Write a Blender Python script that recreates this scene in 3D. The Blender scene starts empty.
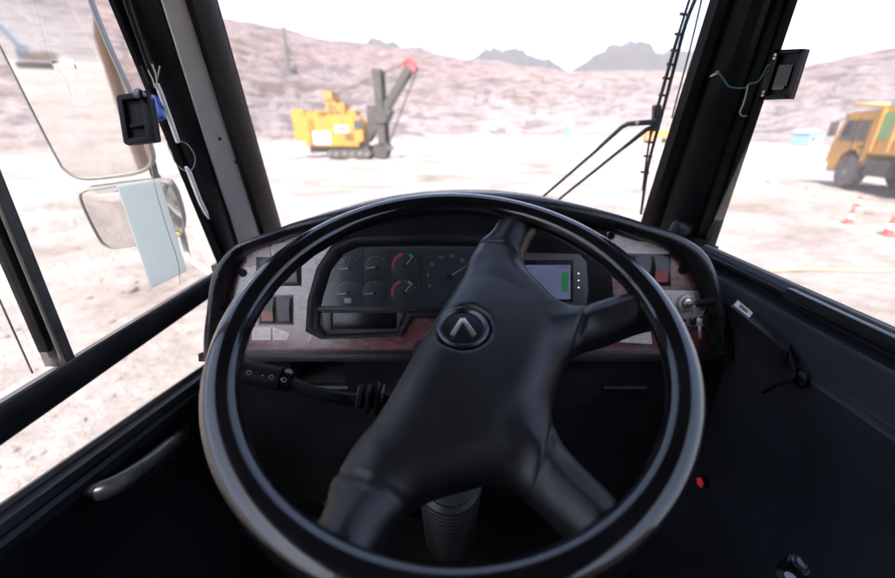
import bpy, bmesh, math, random
from mathutils import Vector, Matrix, noise
random.seed(7)
R = math.radians
sc = bpy.context.scene
col = sc.collection

# ------------------------------------------------------------------ camera
EYE = 2.7                                    # eye height above the pit floor
FPX, PW, PH = 400.0, 895.0, 578.0
PITCH = math.atan(159.0 / FPX)
cam_d = bpy.data.cameras.new('Camera')
cam = bpy.data.objects.new('Camera', cam_d)
col.objects.link(cam)
sc.camera = cam
cam_d.sensor_width = 36.0
cam_d.lens = 36.0 * FPX / PW
cam_d.clip_start = 0.02
cam_d.clip_end = 6000
cam.location = (0, 0, EYE)
cam.rotation_euler = (math.pi / 2 - PITCH, 0, 0)
cam_d.dof.use_dof = True
cam_d.dof.focus_distance = 0.58
cam_d.dof.aperture_fstop = 2.7

# ------------------------------------------------------------------ light
SUN_EL, SUN_AZ = R(58), R(195)               # azimuth clockwise from +Y (behind, a little to the left)
world = bpy.data.worlds.new('World')
sc.world = world
world.use_nodes = True
wn = world.node_tree.nodes
wl = world.node_tree.links
for n_ in list(wn):
    wn.remove(n_)
sky = wn.new('ShaderNodeTexSky')
sky.sky_type = 'NISHITA'
sky.sun_disc = False
sky.sun_elevation = SUN_EL
sky.sun_rotation = SUN_AZ
sky.altitude = 1200
sky.air_density = 1.0
sky.dust_density = 7.0
sky.ozone_density = 1.0
bg = wn.new('ShaderNodeBackground')
bg.inputs['Strength'].default_value = 0.13
wo = wn.new('ShaderNodeOutputWorld')
wl.new(sky.outputs[0], bg.inputs['Color'])
wl.new(bg.outputs[0], wo.inputs['Surface'])

sun_d = bpy.data.lights.new('Sun', 'SUN')
sun_d.energy = 4.0
sun_d.angle = R(0.6)
sun_d.color = (1.0, 0.94, 0.88)
sun = bpy.data.objects.new('Sun', sun_d)
col.objects.link(sun)
sun_dir = Vector((math.sin(SUN_AZ) * math.cos(SUN_EL), math.cos(SUN_AZ) * math.cos(SUN_EL), math.sin(SUN_EL)))
sun.rotation_euler = sun_dir.to_track_quat('Z', 'Y').to_euler()
sun.location = (0, -20, 60)

sc.view_settings.view_transform = 'Standard'
sc.view_settings.look = 'None'
sc.view_settings.gamma = 1.0
sc.view_settings.use_curve_mapping = False
sc.view_settings.exposure = 2.2
sc.render.engine = 'CYCLES'
sc.cycles.use_denoising = True
sc.cycles.max_bounces = 10
sc.cycles.diffuse_bounces = 4
sc.cycles.glossy_bounces = 4
sc.cycles.transparent_max_bounces = 16
sc.cycles.volume_bounces = 1
sc.cycles.caustics_reflective = False
sc.cycles.caustics_refractive = False
sc.cycles.sample_clamp_indirect = 6.0

# ------------------------------------------------------------------ places: rays of the lens met with real planes of the cab
E0 = Vector((0, 0, EYE))
_F = Vector((0, math.cos(PITCH), -math.sin(PITCH)))
_U = Vector((0, math.sin(PITCH), math.cos(PITCH)))


def ray(x, y):
    return _F + Vector((1, 0, 0)) * ((x - 447.5) / FPX) + _U * ((289 - y) / FPX)


def PX(x, y, v):
    r = ray(x, y); return E0 + r * (v / r.x)


def PY(x, y, v):
    r = ray(x, y); return E0 + r * (v / r.y)


def PZ(x, y, z):
    r = ray(x, y); return E0 + r * ((z - EYE) / r.z)


def PP(x, y, c, n):                          # on the plane through c with normal n
    r = ray(x, y); return E0 + r * ((c - E0).dot(n) / r.dot(n))


def W(x, y, z):                              # a point given from the driver's eye
    return Vector((x, y, z + EYE))


# ------------------------------------------------------------------ materials
def mat(name, color, rough=0.5, metal=0.0, var=0.0, vscale=8.0, bump=0.0, bscale=200.0, coat=0.0, color2=None,
        emit=None, estr=0.0, stretch=(1, 1, 1), spec=0.5, croug=0.1, detail=6, dust=0.0):
    m = bpy.data.materials.new(name)
    m.use_nodes = True
    nt = m.node_tree
    b = nt.nodes['Principled BSDF']
    b.inputs['Base Color'].default_value = (*color, 1)
    b.inputs['Roughness'].default_value = rough
    b.inputs['Metallic'].default_value = metal
    b.inputs['Specular IOR Level'].default_value = spec
    b.inputs['Coat Weight'].default_value = coat
    b.inputs['Coat Roughness'].default_value = croug
    tc = nt.nodes.new('ShaderNodeTexCoord')
    mp = nt.nodes.new('ShaderNodeMapping')
    mp.inputs['Scale'].default_value = stretch
    nt.links.new(tc.outputs['Object'], mp.inputs['Vector'])
    if var > 0 or color2:
        c2 = color2 or tuple(min(1, c * (1 + var) + 0.01 * var) for c in color)
        nz = nt.nodes.new('ShaderNodeTexNoise')
        nz.inputs['Scale'].default_value = vscale
        nz.inputs['Detail'].default_value = detail
        nz.inputs['Roughness'].default_value = 0.62
        nt.links.new(mp.outputs[0], nz.inputs['Vector'])
        rp = nt.nodes.new('ShaderNodeValToRGB')
        rp.color_ramp.elements[0].position = 0.35
        rp.color_ramp.elements[1].position = 0.68
        rp.color_ramp.elements[0].color = (*color, 1)
        rp.color_ramp.elements[1].color = (*c2, 1)
        nt.links.new(nz.outputs['Fac'], rp.inputs['Fac'])
        nt.links.new(rp.outputs[0], b.inputs['Base Color'])
        mr = nt.nodes.new('ShaderNodeMapRange')
        mr.inputs['From Min'].default_value = 0.3
        mr.inputs['From Max'].default_value = 0.7
        mr.inputs['To Min'].default_value = max(0.02, rough - 0.08)
        mr.inputs['To Max'].default_value = min(1, rough + 0.1)
        nt.links.new(nz.outputs['Fac'], mr.inputs['Value'])
        nt.links.new(mr.outputs[0], b.inputs['Roughness'])
    if bump > 0:
        nb = nt.nodes.new('ShaderNodeTexNoise')
        nb.inputs['Scale'].default_value = bscale
        nb.inputs['Detail'].default_value = 3
        nt.links.new(mp.outputs[0], nb.inputs['Vector'])
        bp = nt.nodes.new('ShaderNodeBump')
        bp.inputs['Strength'].default_value = bump
        bp.inputs['Distance'].default_value = 0.4 / bscale
        nt.links.new(nb.outputs['Fac'], bp.inputs['Height'])
        nt.links.new(bp.outputs[0], b.inputs['Normal'])
    if emit:
        b.inputs['Emission Color'].default_value = (*emit, 1)
        b.inputs['Emission Strength'].default_value = estr
    return m


def glass_mat(name, tint=(0.97, 0.975, 0.97), gl=0.75, haze=0.0, rough=0.0):
    m = bpy.data.materials.new(name)
    m.use_nodes = True
    nt = m.node_tree
    nt.nodes.remove(nt.nodes['Principled BSDF'])
    out = nt.nodes['Material Output']
    lw = nt.nodes.new('ShaderNodeLayerWeight')
    lw.inputs['Blend'].default_value = 0.5
    pw = nt.nodes.new('ShaderNodeMath'); pw.operation = 'POWER'; pw.inputs[1].default_value = 5
    nt.links.new(lw.outputs['Facing'], pw.inputs[0])
    ma = nt.nodes.new('ShaderNodeMath'); ma.operation = 'MULTIPLY_ADD'
    ma.inputs[1].default_value = gl; ma.inputs[2].default_value = 0.03
    nt.links.new(pw.outputs[0], ma.inputs[0])
    tr = nt.nodes.new('ShaderNodeBsdfTransparent'); tr.inputs[0].default_value = (*tint, 1)
    gs = nt.nodes.new('ShaderNodeBsdfGlossy'); gs.inputs['Roughness'].default_value = rough
    mx = nt.nodes.new('ShaderNodeMixShader')
    nt.links.new(ma.outputs[0], mx.inputs[0])
    nt.links.new(tr.outputs[0], mx.inputs[1])
    nt.links.new(gs.outputs[0], mx.inputs[2])
    last = mx
    if haze > 0:                             # road dust on the pane
        df = nt.nodes.new('ShaderNodeBsdfTranslucent'); df.inputs[0].default_value = (0.8, 0.76, 0.73, 1)
        tc = nt.nodes.new('ShaderNodeTexCoord')
        nz = nt.nodes.new('ShaderNodeTexNoise'); nz.inputs['Scale'].default_value = 5; nz.inputs['Detail'].default_value = 8
        nt.links.new(tc.outputs['Object'], nz.inputs['Vector'])
        mr = nt.nodes.new('ShaderNodeMapRange')
        mr.inputs['From Min'].default_value = 0.35; mr.inputs['From Max'].default_value = 0.75
        mr.inputs['To Min'].default_value = haze * 0.3; mr.inputs['To Max'].default_value = haze
        nt.links.new(nz.outputs['Fac'], mr.inputs['Value'])
        m2 = nt.nodes.new('ShaderNodeMixShader')
        nt.links.new(mr.outputs[0], m2.inputs[0])
        nt.links.new(mx.outputs[0], m2.inputs[1])
        nt.links.new(df.outputs[0], m2.inputs[2])
        last = m2
    nt.links.new(last.outputs[0], out.inputs['Surface'])
    return m


M = {}
M['plastic'] = mat('dash_plastic', (0.009, 0.0095, 0.0115), 0.36, var=0.6, vscale=5, bump=0.25, bscale=700, spec=0.32)
M['hood'] = mat('hood_plastic', (0.010, 0.0105, 0.0125), 0.30, var=0.5, vscale=12, bump=0.18, bscale=700)
M['soft'] = mat('soft_black', (0.0035, 0.0035, 0.0045), 0.42, var=0.7, vscale=6, bump=0.2, bscale=500, spec=0.10)
M['panel'] = mat('door_panel_vinyl', (0.018, 0.020, 0.025), 0.48, var=0.5, vscale=4, bump=0.35, bscale=450, spec=0.35)
M['rubber'] = mat('rubber', (0.004, 0.004, 0.005), 0.4, var=0.8, vscale=20, bump=0.1, bscale=300, spec=0.2)
M['rim'] = mat('rim_plastic', (0.0035, 0.0035, 0.0045), 0.16, var=0.3, vscale=9, bump=0.03, bscale=900, coat=0.5, croug=0.05)
M['pad'] = mat('hub_pad_plastic', (0.0075, 0.0075, 0.0085), 0.40, var=0.3, vscale=6, bump=0.16, bscale=1200)
M['pillar'] = mat('grey_pillar_paint', (0.38, 0.365, 0.35), 0.45, var=0.3, vscale=7, bump=0.05, bscale=60)
M['black_paint'] = mat('black_paint', (0.010, 0.010, 0.011), 0.36, var=0.6, vscale=9)
M['dusty_black'] = mat('dusty_black', (0.03, 0.029, 0.028), 0.6, var=1.4, vscale=30, color2=(0.10, 0.09, 0.08))
M['tan_lip'] = mat('dusty_lip', (0.10, 0.095, 0.085), 0.6, var=0.6, vscale=25)
M['burl'] = mat('burl_panel', (0.065, 0.009, 0.012), 0.33, var=1, vscale=42, color2=(0.27, 0.095, 0.10), coat=1.0, croug=0.2,
                bump=0.06, bscale=300, stretch=(1, 2.6, 1))
M['burl'].node_tree.nodes['Principled BSDF'].inputs['Coat IOR'].default_value = 1.95
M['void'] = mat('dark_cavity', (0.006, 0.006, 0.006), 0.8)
M['gauge_face'] = mat('gauge_face', (0.018, 0.023, 0.028), 0.6, var=0.4, vscale=30)
M['mark'] = mat('gauge_mark', (0.42, 0.41, 0.36), 0.6)
M['red_arc'] = mat('gauge_red', (0.65, 0.05, 0.06), 0.6)
M['green_mark'] = mat('gauge_green', (0.10, 0.42, 0.18), 0.6)
M['needle'] = mat('needle', (0.75, 0.70, 0.50), 0.5)
M['lens'] = glass_mat('gauge_lens', (0.9, 0.92, 0.93), 0.75, haze=0.03, rough=0.12)
M['glass'] = glass_mat('window_glass', haze=0.03)
M['glass_side'] = glass_mat('dusty_side_glass', haze=0.05)
M['sticker'] = mat('sticker_paper', (0.70, 0.64, 0.61), 0.5, var=1, vscale=90, color2=(0.86, 0.82, 0.79))
M['sticker_red'] = mat('sticker_red', (0.62, 0.20, 0.24), 0.5, var=0.5, vscale=150, color2=(0.75, 0.5, 0.5))
M['switch'] = mat('switch_black', (0.012, 0.012, 0.013), 0.3)
M['switch_grey'] = mat('switch_grey', (0.16, 0.16, 0.17), 0.35)
M['switch_amber'] = mat('switch_amber_lens', (0.42, 0.22, 0.16), 0.3)
M['switch_red'] = mat('switch_red_lens', (0.45, 0.13, 0.12), 0.3)
M['steel'] = mat('brushed_steel', (0.55, 0.54, 0.52), 0.35, metal=0.9, var=0.3, vscale=60, bump=0.1, bscale=200)
M['worn_alu'] = mat('worn_aluminium', (0.42, 0.41, 0.38), 0.5, metal=0.45, var=0.5, vscale=70, color2=(0.62, 0.60, 0.56), bump=0.2, bscale=160)
M['chrome'] = mat('chrome', (0.7, 0.7, 0.72), 0.15, metal=1.0)
M['dark_chrome'] = mat('dark_chrome', (0.07, 0.07, 0.08), 0.28, metal=0.9)
M['white_pl'] = mat('white_plastic_tube', (0.86, 0.85, 0.83), 0.4, var=0.1, vscale=40)
M['blue_pl'] = mat('blue_plastic', (0.03, 0.10, 0.50), 0.35)
M['green_wire'] = mat('green_wire', (0.01, 0.16, 0.11), 0.4)
M['wire'] = mat('thin_steel_wire', (0.35, 0.35, 0.34), 0.35, metal=0.8)
M['card'] = mat('pale_card', (0.78, 0.82, 0.81), 0.6, var=0.1, vscale=25)
_nt = M['card'].node_tree                     # thin plastic: daylight comes through it
_tl = _nt.nodes.new('ShaderNodeBsdfTranslucent'); _tl.inputs[0].default_value = (0.74, 0.79, 0.775, 1)
_mx = _nt.nodes.new('ShaderNodeMixShader'); _mx.inputs[0].default_value = 0.75
_nt.links.new(_nt.nodes['Principled BSDF'].outputs[0], _mx.inputs[1]); _nt.links.new(_tl.outputs[0], _mx.inputs[2])
_nt.links.new(_mx.outputs[0], _nt.nodes['Material Output'].inputs['Surface'])
M['mirror'] = mat('mirror_silver', (0.74, 0.735, 0.73), 0.025, metal=1.0)
M['mirror_shell'] = mat('mirror_shell', (0.10, 0.098, 0.09), 0.5, var=0.4, vscale=12)
M['monitor'] = mat('monitor_shell', (0.055, 0.055, 0.06), 0.4, bump=0.1, bscale=500)
M['screen_black'] = mat('screen_black', (0.004, 0.004, 0.005), 0.2)
M['orange'] = mat('truck_orange', (0.56, 0.250, 0.026), 0.5, var=0.4, vscale=1.5, color2=(0.40, 0.24, 0.10))
M['dusty_orange'] = mat('dusty_orange_paint', (0.34, 0.20, 0.10), 0.7, var=0.4, vscale=1.5, color2=(0.36, 0.29, 0.23))
M['faded_blue'] = mat('faded_blue_paint', (0.26, 0.30, 0.34), 0.6, var=0.3, vscale=1.5)
M['yellow'] = mat('shovel_yellow', (0.44, 0.215, 0.012), 0.5, var=0.4, vscale=1.6, color2=(0.25, 0.145, 0.045))
M['dirty_iron'] = mat('dirty_iron', (0.032, 0.029, 0.027), 0.7, var=0.8, vscale=2.5, color2=(0.075, 0.066, 0.058))
M['tyre'] = mat('dusty_tyre', (0.05, 0.047, 0.044), 0.85, var=1, vscale=4, color2=(0.17, 0.15, 0.14), bump=0.4, bscale=15)
M['off_white'] = mat('off_white_paint', (0.75, 0.74, 0.70), 0.5, var=0.1, vscale=2)
M['red_paint'] = mat('faded_red_paint', (0.34, 0.06, 0.065), 0.5, var=0.3, vscale=3)
M['blue_paint'] = mat('pale_blue_paint', (0.18, 0.30, 0.40), 0.5, var=0.3, vscale=1.5)
M['green_paint'] = mat('green_paint', (0.16, 0.30, 0.10), 0.5, var=0.4, vscale=4, color2=(0.22, 0.3, 0.12))
M['win_dark'] = mat('vehicle_window', (0.06, 0.065, 0.07), 0.08, coat=0.6)
M['cone'] = mat('cone_red', (0.68, 0.07, 0.05), 0.5)
M['liner'] = mat('roof_liner', (0.035, 0.034, 0.034), 0.8, var=0.2, vscale=10)
M['pixel_light'] = mat('lcd_pale', (0.02, 0.02, 0.03), 0.25, emit=(0.30, 0.35, 0.68), estr=0.055)
M['pixel_ink'] = mat('lcd_ink', (0.02, 0.02, 0.03), 0.25, emit=(0.22, 0.22, 0.42), estr=0.06)
M['pixel_green'] = mat('lcd_green', (0.02, 0.05, 0.03), 0.25, emit=(0.03, 0.26, 0.10), estr=0.075)
M['led_green'] = mat('led_green', (0.1, 0.4, 0.2), 0.3, emit=(0.4, 1.0, 0.6), estr=0.4)
M['led_white'] = mat('led_white', (0.4, 0.4, 0.4), 0.3, emit=(1, 0.9, 0.8), estr=0.25)
M['led_red'] = mat('led_red', (0.5, 0.02, 0.02), 0.3, emit=(1.0, 0.05, 0.05), estr=0.045)
M['clear'] = glass_mat('clear_plastic', (0.70, 0.74, 0.74), 0.8, rough=0.05)
M['boot'] = mat('boot_rubber', (0.022, 0.024, 0.026), 0.34, var=0.6, vscale=30)

# ------------------------------------------------------------------ builders
MW = {}


def wm(o):
    return MW.get(o.name, Matrix.Identity(4)) if o else Matrix.Identity(4)


def thing(name, label, cat, mw=None, group=None):
    o = bpy.data.objects.new(name, None)
    o.empty_display_size = 0.1
    col.objects.link(o)
    mw = mw if mw is not None else Matrix.Identity(4)
    if isinstance(mw, Vector):
        mw = Matrix.Translation(mw)
    o.matrix_world = mw
    o.location, o.rotation_euler = mw.to_translation(), mw.to_euler()
    MW[o.name] = mw
    tag(o, label, cat, group)
    return o


def tag(o, label=None, cat=None, group=None, kind=None):
    if label: o['label'] = label
    if cat: o['category'] = cat
    if group: o['group'] = group
    if kind: o['kind'] = kind
    return o


def link_mesh(name, me, m, parent=None, smooth=40):
    me.materials.append(M[m] if isinstance(m, str) else m)
    if smooth:
        me.polygons.foreach_set('use_smooth', [True] * len(me.polygons))
        me.set_sharp_from_angle(angle=R(smooth))
    o = bpy.data.objects.new(name, me)
    col.objects.link(o)
    if parent:
        o.parent = parent
        MW[o.name] = wm(parent)
    return o


def obj(name, verts, faces, m, parent=None, local=False, smooth=40, recalc=True):
    """verts in world space unless local (then in the parent's own frame)"""
    inv = Matrix.Identity(4) if (local or not parent) else wm(parent).inverted()
    me = bpy.data.meshes.new(name)
    me.from_pydata([tuple(inv @ Vector(v)) for v in verts], [], faces)
    if recalc:
        b = bmesh.new(); b.from_mesh(me)
        bmesh.ops.recalc_face_normals(b, faces=b.faces)
        b.to_mesh(me); b.free()
    return link_mesh(name, me, m, parent, smooth)


def from_bm(name, b, m, parent=None, local=False, smooth=40):
    if parent and not local:
        bmesh.ops.transform(b, matrix=wm(parent).inverted(), verts=b.verts)
    bmesh.ops.recalc_face_normals(b, faces=b.faces)
    me = bpy.data.meshes.new(name)
    b.to_mesh(me); b.free()
    return link_mesh(name, me, m, parent, smooth)


def bbox(b, c, s, rot=None, bevel=0.0, seg=2):
    r = bmesh.ops.create_cube(b, size=1.0)
    vs = r['verts']
    bmesh.ops.scale(b, vec=Vector(s), verts=vs)
    if bevel > 0:
        es = list({e for v in vs for e in v.link_edges})
        g = bmesh.ops.bevel(b, geom=es, offset=bevel, segments=seg, affect='EDGES', profile=0.6)
        vs = list({v for f in g['faces'] for v in f.verts} | {v for v in vs if v.is_valid})
    mm = Matrix.Translation(Vector(c))
    if rot is not None:
        mm = mm @ (rot.to_4x4() if hasattr(rot, 'to_4x4') else rot)
    bmesh.ops.transform(b, matrix=mm, verts=vs)
    return vs


def box(name, c, s, m, parent=None, rot=None, bevel=0.0, local=False, seg=2, smooth=40):
    b = bmesh.new()
    bbox(b, c, s, rot, bevel, seg)
    return from_bm(name, b, m, parent, local, smooth)


def slab(name, outline, h0, h1, m, parent, bevel=0.0, seg=2, local=True, smooth=40, tf=None):
    """polygon in the parent's xy, between local z h0 and h1 (h1 is the face that is seen)"""
    b = bmesh.new()
    lo = [b.verts.new((x, y, h0)) for x, y in outline]
    hi = [b.verts.new((x, y, h1)) for x, y in outline]
    n = len(outline)
    b.faces.new(hi); b.faces.new(lo[::-1])
    for i in range(n):
        b.faces.new((lo[i], lo[(i + 1) % n], hi[(i + 1) % n], hi[i]))
    if bevel > 0:
        hs = set(hi)
        es = [e for e in b.edges if e.verts[0] in hs and e.verts[1] in hs]
        bmesh.ops.bevel(b, geom=es, offset=bevel, segments=seg, affect='EDGES', profile=0.6)
    if tf is not None:
        bmesh.ops.transform(b, matrix=tf, verts=b.verts)
    return from_bm(name, b, m, parent, local, smooth)


def catmull(pts, per=6, closed=False):
    pts = [Vector(p) for p in pts]
    n = len(pts)
    out = []
    rng = range(n if closed else n - 1)
    for i in rng:
        p0 = pts[(i - 1) % n] if closed or i > 0 else pts[0] * 2 - pts[1]
        p1 = pts[i]; p2 = pts[(i + 1) % n]
        p3 = pts[(i + 2) % n] if closed or i + 2 < n else pts[-1] * 2 - pts[-2]
        for k in range(per):
            t = k / per
            out.append(0.5 * ((2 * p1) + (p2 - p0) * t + (2 * p0 - 5 * p1 + 4 * p2 - p3) * t * t + (3 * p1 - p0 - 3 * p2 + p3) * t ** 3))
    if not closed:
        out.append(pts[-1])
    return out


def tube_geo(pts, rad, seg=8, closed=False, base=0):
    pts = [Vector(p) for p in pts]
    n = len(pts)
    V, Fc = [], []
    up = None
    for i, p in enumerate(pts):
        a = pts[(i - 1) % n] if closed or i > 0 else p
        c = pts[(i + 1) % n] if closed or i < n - 1 else p
        t = (c - a).normalized()
        if up is None:
            up = t.orthogonal().normalized()
        up = (up - t * up.dot(t)).normalized()
        s = t.cross(up)
        r = rad[i] if isinstance(rad, (list, tuple)) else rad
        for k in range(seg):
            ang = 2 * math.pi * k / seg
            V.append(p + up * (math.cos(ang) * r) + s * (math.sin(ang) * r))
    m_ = n if closed else n - 1
    for i in range(m_):
        for k in range(seg):
            a = base + i * seg + k; b_ = base + i * seg + (k + 1) % seg
            c = base + ((i + 1) % n) * seg + (k + 1) % seg; d = base + ((i + 1) % n) * seg + k
            Fc.append((a, b_, c, d))
    if not closed:
        Fc.append(tuple(base + k for k in range(seg))[::-1])
        Fc.append(tuple(base + (n - 1) * seg + k for k in range(seg)))
    return V, Fc


def tube(name, pts, rad, m, parent=None, seg=8, closed=False, local=False, smooth=50):
    V, Fc = tube_geo(pts, rad, seg, closed)
    return obj(name, V, Fc, m, parent, local, smooth)


def lathe_geo(profile, seg=24, c=(0, 0, 0), axis=None):
    """profile (radius, height) along axis"""
    ax = Vector(axis or (0, 0, 1)).normalized()
    q = Vector((0, 0, 1)).rotation_difference(ax).to_matrix()
    V, Fc = [], []
    for r, z in profile:
        for k in range(seg):
            a = 2 * math.pi * k / seg
            V.append(Vector(c) + q @ Vector((r * math.cos(a), r * math.sin(a), z)))
    for i in range(len(profile) - 1):
        for k in range(seg):
            Fc.append((i * seg + k, i * seg + (k + 1) % seg, (i + 1) * seg + (k + 1) % seg, (i + 1) * seg + k))
    Fc.append(tuple(range(seg))[::-1])
    Fc.append(tuple((len(profile) - 1) * seg + k for k in range(seg)))
    return V, Fc


def lathe(name, profile, m, parent=None, seg=24, c=(0, 0, 0), axis=None, local=False, smooth=40):
    V, Fc = lathe_geo(profile, seg, c, axis)
    return obj(name, V, Fc, m, parent, local, smooth)


def join(parts):
    V, Fc = [], []
    for v, f in parts:
        o = len(V)
        V += list(v)
        Fc += [tuple(i + o for i in q) for q in f]
    return V, Fc


def boxv(c, s, rot=None):
    c = Vector(c)
    V = []
    for dz in (-.5, .5):
        for dx, dy in ((-.5, -.5), (.5, -.5), (.5, .5), (-.5, .5)):
            v = Vector((dx * s[0], dy * s[1], dz * s[2]))
            V.append(c + (rot @ v if rot is not None else v))
    return V, [(3, 2, 1, 0), (4, 5, 6, 7), (0, 1, 5, 4), (1, 2, 6, 5), (2, 3, 7, 6), (3, 0, 4, 7)]


def strip(name, lines, m, parent=None, smooth=35, close=False):
    """ruled surface through several poly-lines of equal length"""
    n = len(lines[0])
    V = [p for l in lines for p in l]
    Fc = []
    k = len(lines)
    for i in range(k if close else k - 1):
        for j in range(n - 1):
            a = i * n + j; b_ = ((i + 1) % k) * n + j
            Fc.append((a, a + 1, b_ + 1, b_))
    if close:
        Fc.append(tuple(i * n for i in range(k)))
        Fc.append(tuple(i * n + n - 1 for i in range(k))[::-1])
    return obj(name, V, Fc, m, parent, smooth=smooth)


def text_mesh(s, size, depth=0.0002):
    c = bpy.data.curves.new('text', 'FONT')
    c.body = s; c.size = size; c.align_x = 'CENTER'; c.align_y = 'CENTER'; c.extrude = depth
    c.resolution_u = 2
    o = bpy.data.objects.new('text_tmp', c)
    col.objects.link(o)
    dg = bpy.context.evaluated_depsgraph_get()
    me = bpy.data.meshes.new_from_object(o.evaluated_get(dg))
    V = [v.co.copy() for v in me.vertices]
    Fc = [tuple(p.vertices) for p in me.polygons]
    bpy.data.objects.remove(o); bpy.data.curves.remove(c); bpy.data.meshes.remove(me)
    return V, Fc


def nz(p, o=5, H=0.9):
    return noise.fractal(Vector(p), H, 2.0, o)


def lerp(a, b, t):
    return a + (b - a) * t


def interp(tab, x):
    if x <= tab[0][0]: return tab[0][1]
    for (x0, y0), (x1, y1) in zip(tab, tab[1:]):
        if x <= x1:
            return y0 + (y1 - y0) * (x - x0) / (x1 - x0)
    return tab[-1][1]

# ================================================================== the setting: pit floor, pit slope, mesas
def dirt_material(name, cols, scale, bump, strata=0.0, bdist=0.05, fine=3.0, contrast=(0.74, 1.2), zcols=None, gain=1.0):
    m = bpy.data.materials.new(name)
    m.use_nodes = True
    nt = m.node_tree
    N, L = nt.nodes, nt.links
    b = N['Principled BSDF']
    b.inputs['Roughness'].default_value = 0.95
    b.inputs['Specular IOR Level'].default_value = 0.1
    tc = N.new('ShaderNodeTexCoord')
    mp = N.new('ShaderNodeMapping')
    mp.inputs['Scale'].default_value = (1, 1, 1 + strata)
    L.new(tc.outputs['Object'], mp.inputs['Vector'])
    n1 = N.new('ShaderNodeTexNoise'); n1.inputs['Scale'].default_value = scale; n1.inputs['Detail'].default_value = 10
    n1.inputs['Roughness'].default_value = 0.62; n1.inputs['Distortion'].default_value = 0.4
    L.new(mp.outputs[0], n1.inputs['Vector'])
    rp = N.new('ShaderNodeValToRGB')
    els = rp.color_ramp.elements
    while len(els) < len(cols): els.new(0.5)
    for i, (p, c) in enumerate(cols):
        els[i].position = p; els[i].color = (c[0] * gain, c[1] * gain, c[2] * gain, 1)
    L.new(n1.outputs['Fac'], rp.inputs['Fac'])
    n2 = N.new('ShaderNodeTexNoise'); n2.inputs['Scale'].default_value = scale * 14; n2.inputs['Detail'].default_value = 8
    n2.inputs['Roughness'].default_value = 0.7
    L.new(mp.outputs[0], n2.inputs['Vector'])
    r2 = N.new('ShaderNodeMapRange'); r2.inputs['From Min'].default_value = 0.3; r2.inputs['From Max'].default_value = 0.7
    r2.inputs['To Min'].default_value = contrast[0]; r2.inputs['To Max'].default_value = contrast[1]
    L.new(n2.outputs['Fac'], r2.inputs['Value'])
    mx = N.new('ShaderNodeMix'); mx.data_type = 'RGBA'; mx.blend_type = 'MULTIPLY'; mx.inputs['Factor'].default_value = 1
    L.new(rp.outputs[0], mx.inputs['A']); L.new(r2.outputs[0], mx.inputs['B'])
    if zcols:                                # rock beds lie one above the other
        sp_ = N.new('ShaderNodeSeparateXYZ'); L.new(tc.outputs['Object'], sp_.inputs[0])
        nw = N.new('ShaderNodeTexNoise'); nw.inputs['Scale'].default_value = 0.02; nw.inputs['Detail'].default_value = 6
        L.new(tc.outputs['Object'], nw.inputs['Vector'])
        ad = N.new('ShaderNodeMath'); ad.operation = 'MULTIPLY_ADD'; ad.inputs[1].default_value = 22.0
        L.new(nw.outputs['Fac'], ad.inputs[0]); L.new(sp_.outputs['Z'], ad.inputs[2])
        dv_ = N.new('ShaderNodeMath'); dv_.operation = 'DIVIDE'; dv_.inputs[1].default_value = 70.0
        L.new(ad.outputs[0], dv_.inputs[0])
        rz = N.new('ShaderNodeValToRGB')
        ez = rz.color_ramp.elements
        while len(ez) < len(zcols): ez.new(0.5)
        for i, (p, c) in enumerate(zcols):
            ez[i].position = p; ez[i].color = (*c, 1)
        L.new(dv_.outputs[0], rz.inputs['Fac'])
        m3 = N.new('ShaderNodeMix'); m3.data_type = 'RGBA'; m3.blend_type = 'MULTIPLY'; m3.inputs['Factor'].default_value = 1
        L.new(mx.outputs['Result'], m3.inputs['A']); L.new(rz.outputs[0], m3.inputs['B'])
        mx = m3
    if zcols:                                # pale dust lies on the flat benches
        ge = N.new('ShaderNodeNewGeometry'); sg = N.new('ShaderNodeSeparateXYZ'); L.new(ge.outputs['True Normal'], sg.inputs[0])
        mz = N.new('ShaderNodeMapRange'); mz.inputs['From Min'].default_value = 0.86; mz.inputs['From Max'].default_value = 0.98
        mz.inputs['To Min'].default_value = 0.0; mz.inputs['To Max'].default_value = 0.75
        L.new(sg.outputs['Z'], mz.inputs['Value'])
        m4 = N.new('ShaderNodeMix'); m4.data_type = 'RGBA'
        m4.inputs['B'].default_value = (0.30, 0.265, 0.255, 1)
        L.new(mz.outputs[0], m4.inputs['Factor']); L.new(mx.outputs['Result'], m4.inputs['A'])
        mx = m4
    L.new(mx.outputs['Result'], b.inputs['Base Color'])
    n3 = N.new('ShaderNodeTexNoise'); n3.inputs['Scale'].default_value = fine; n3.inputs['Detail'].default_value = 8
    n3.inputs['Roughness'].default_value = 0.7
    L.new(mp.outputs[0], n3.inputs['Vector'])
    bp = N.new('ShaderNodeBump'); bp.inputs['Strength'].default_value = bump; bp.inputs['Distance'].default_value = bdist
    L.new(n3.outputs['Fac'], bp.inputs['Height']); L.new(bp.outputs[0], b.inputs['Normal'])
    return m


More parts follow.
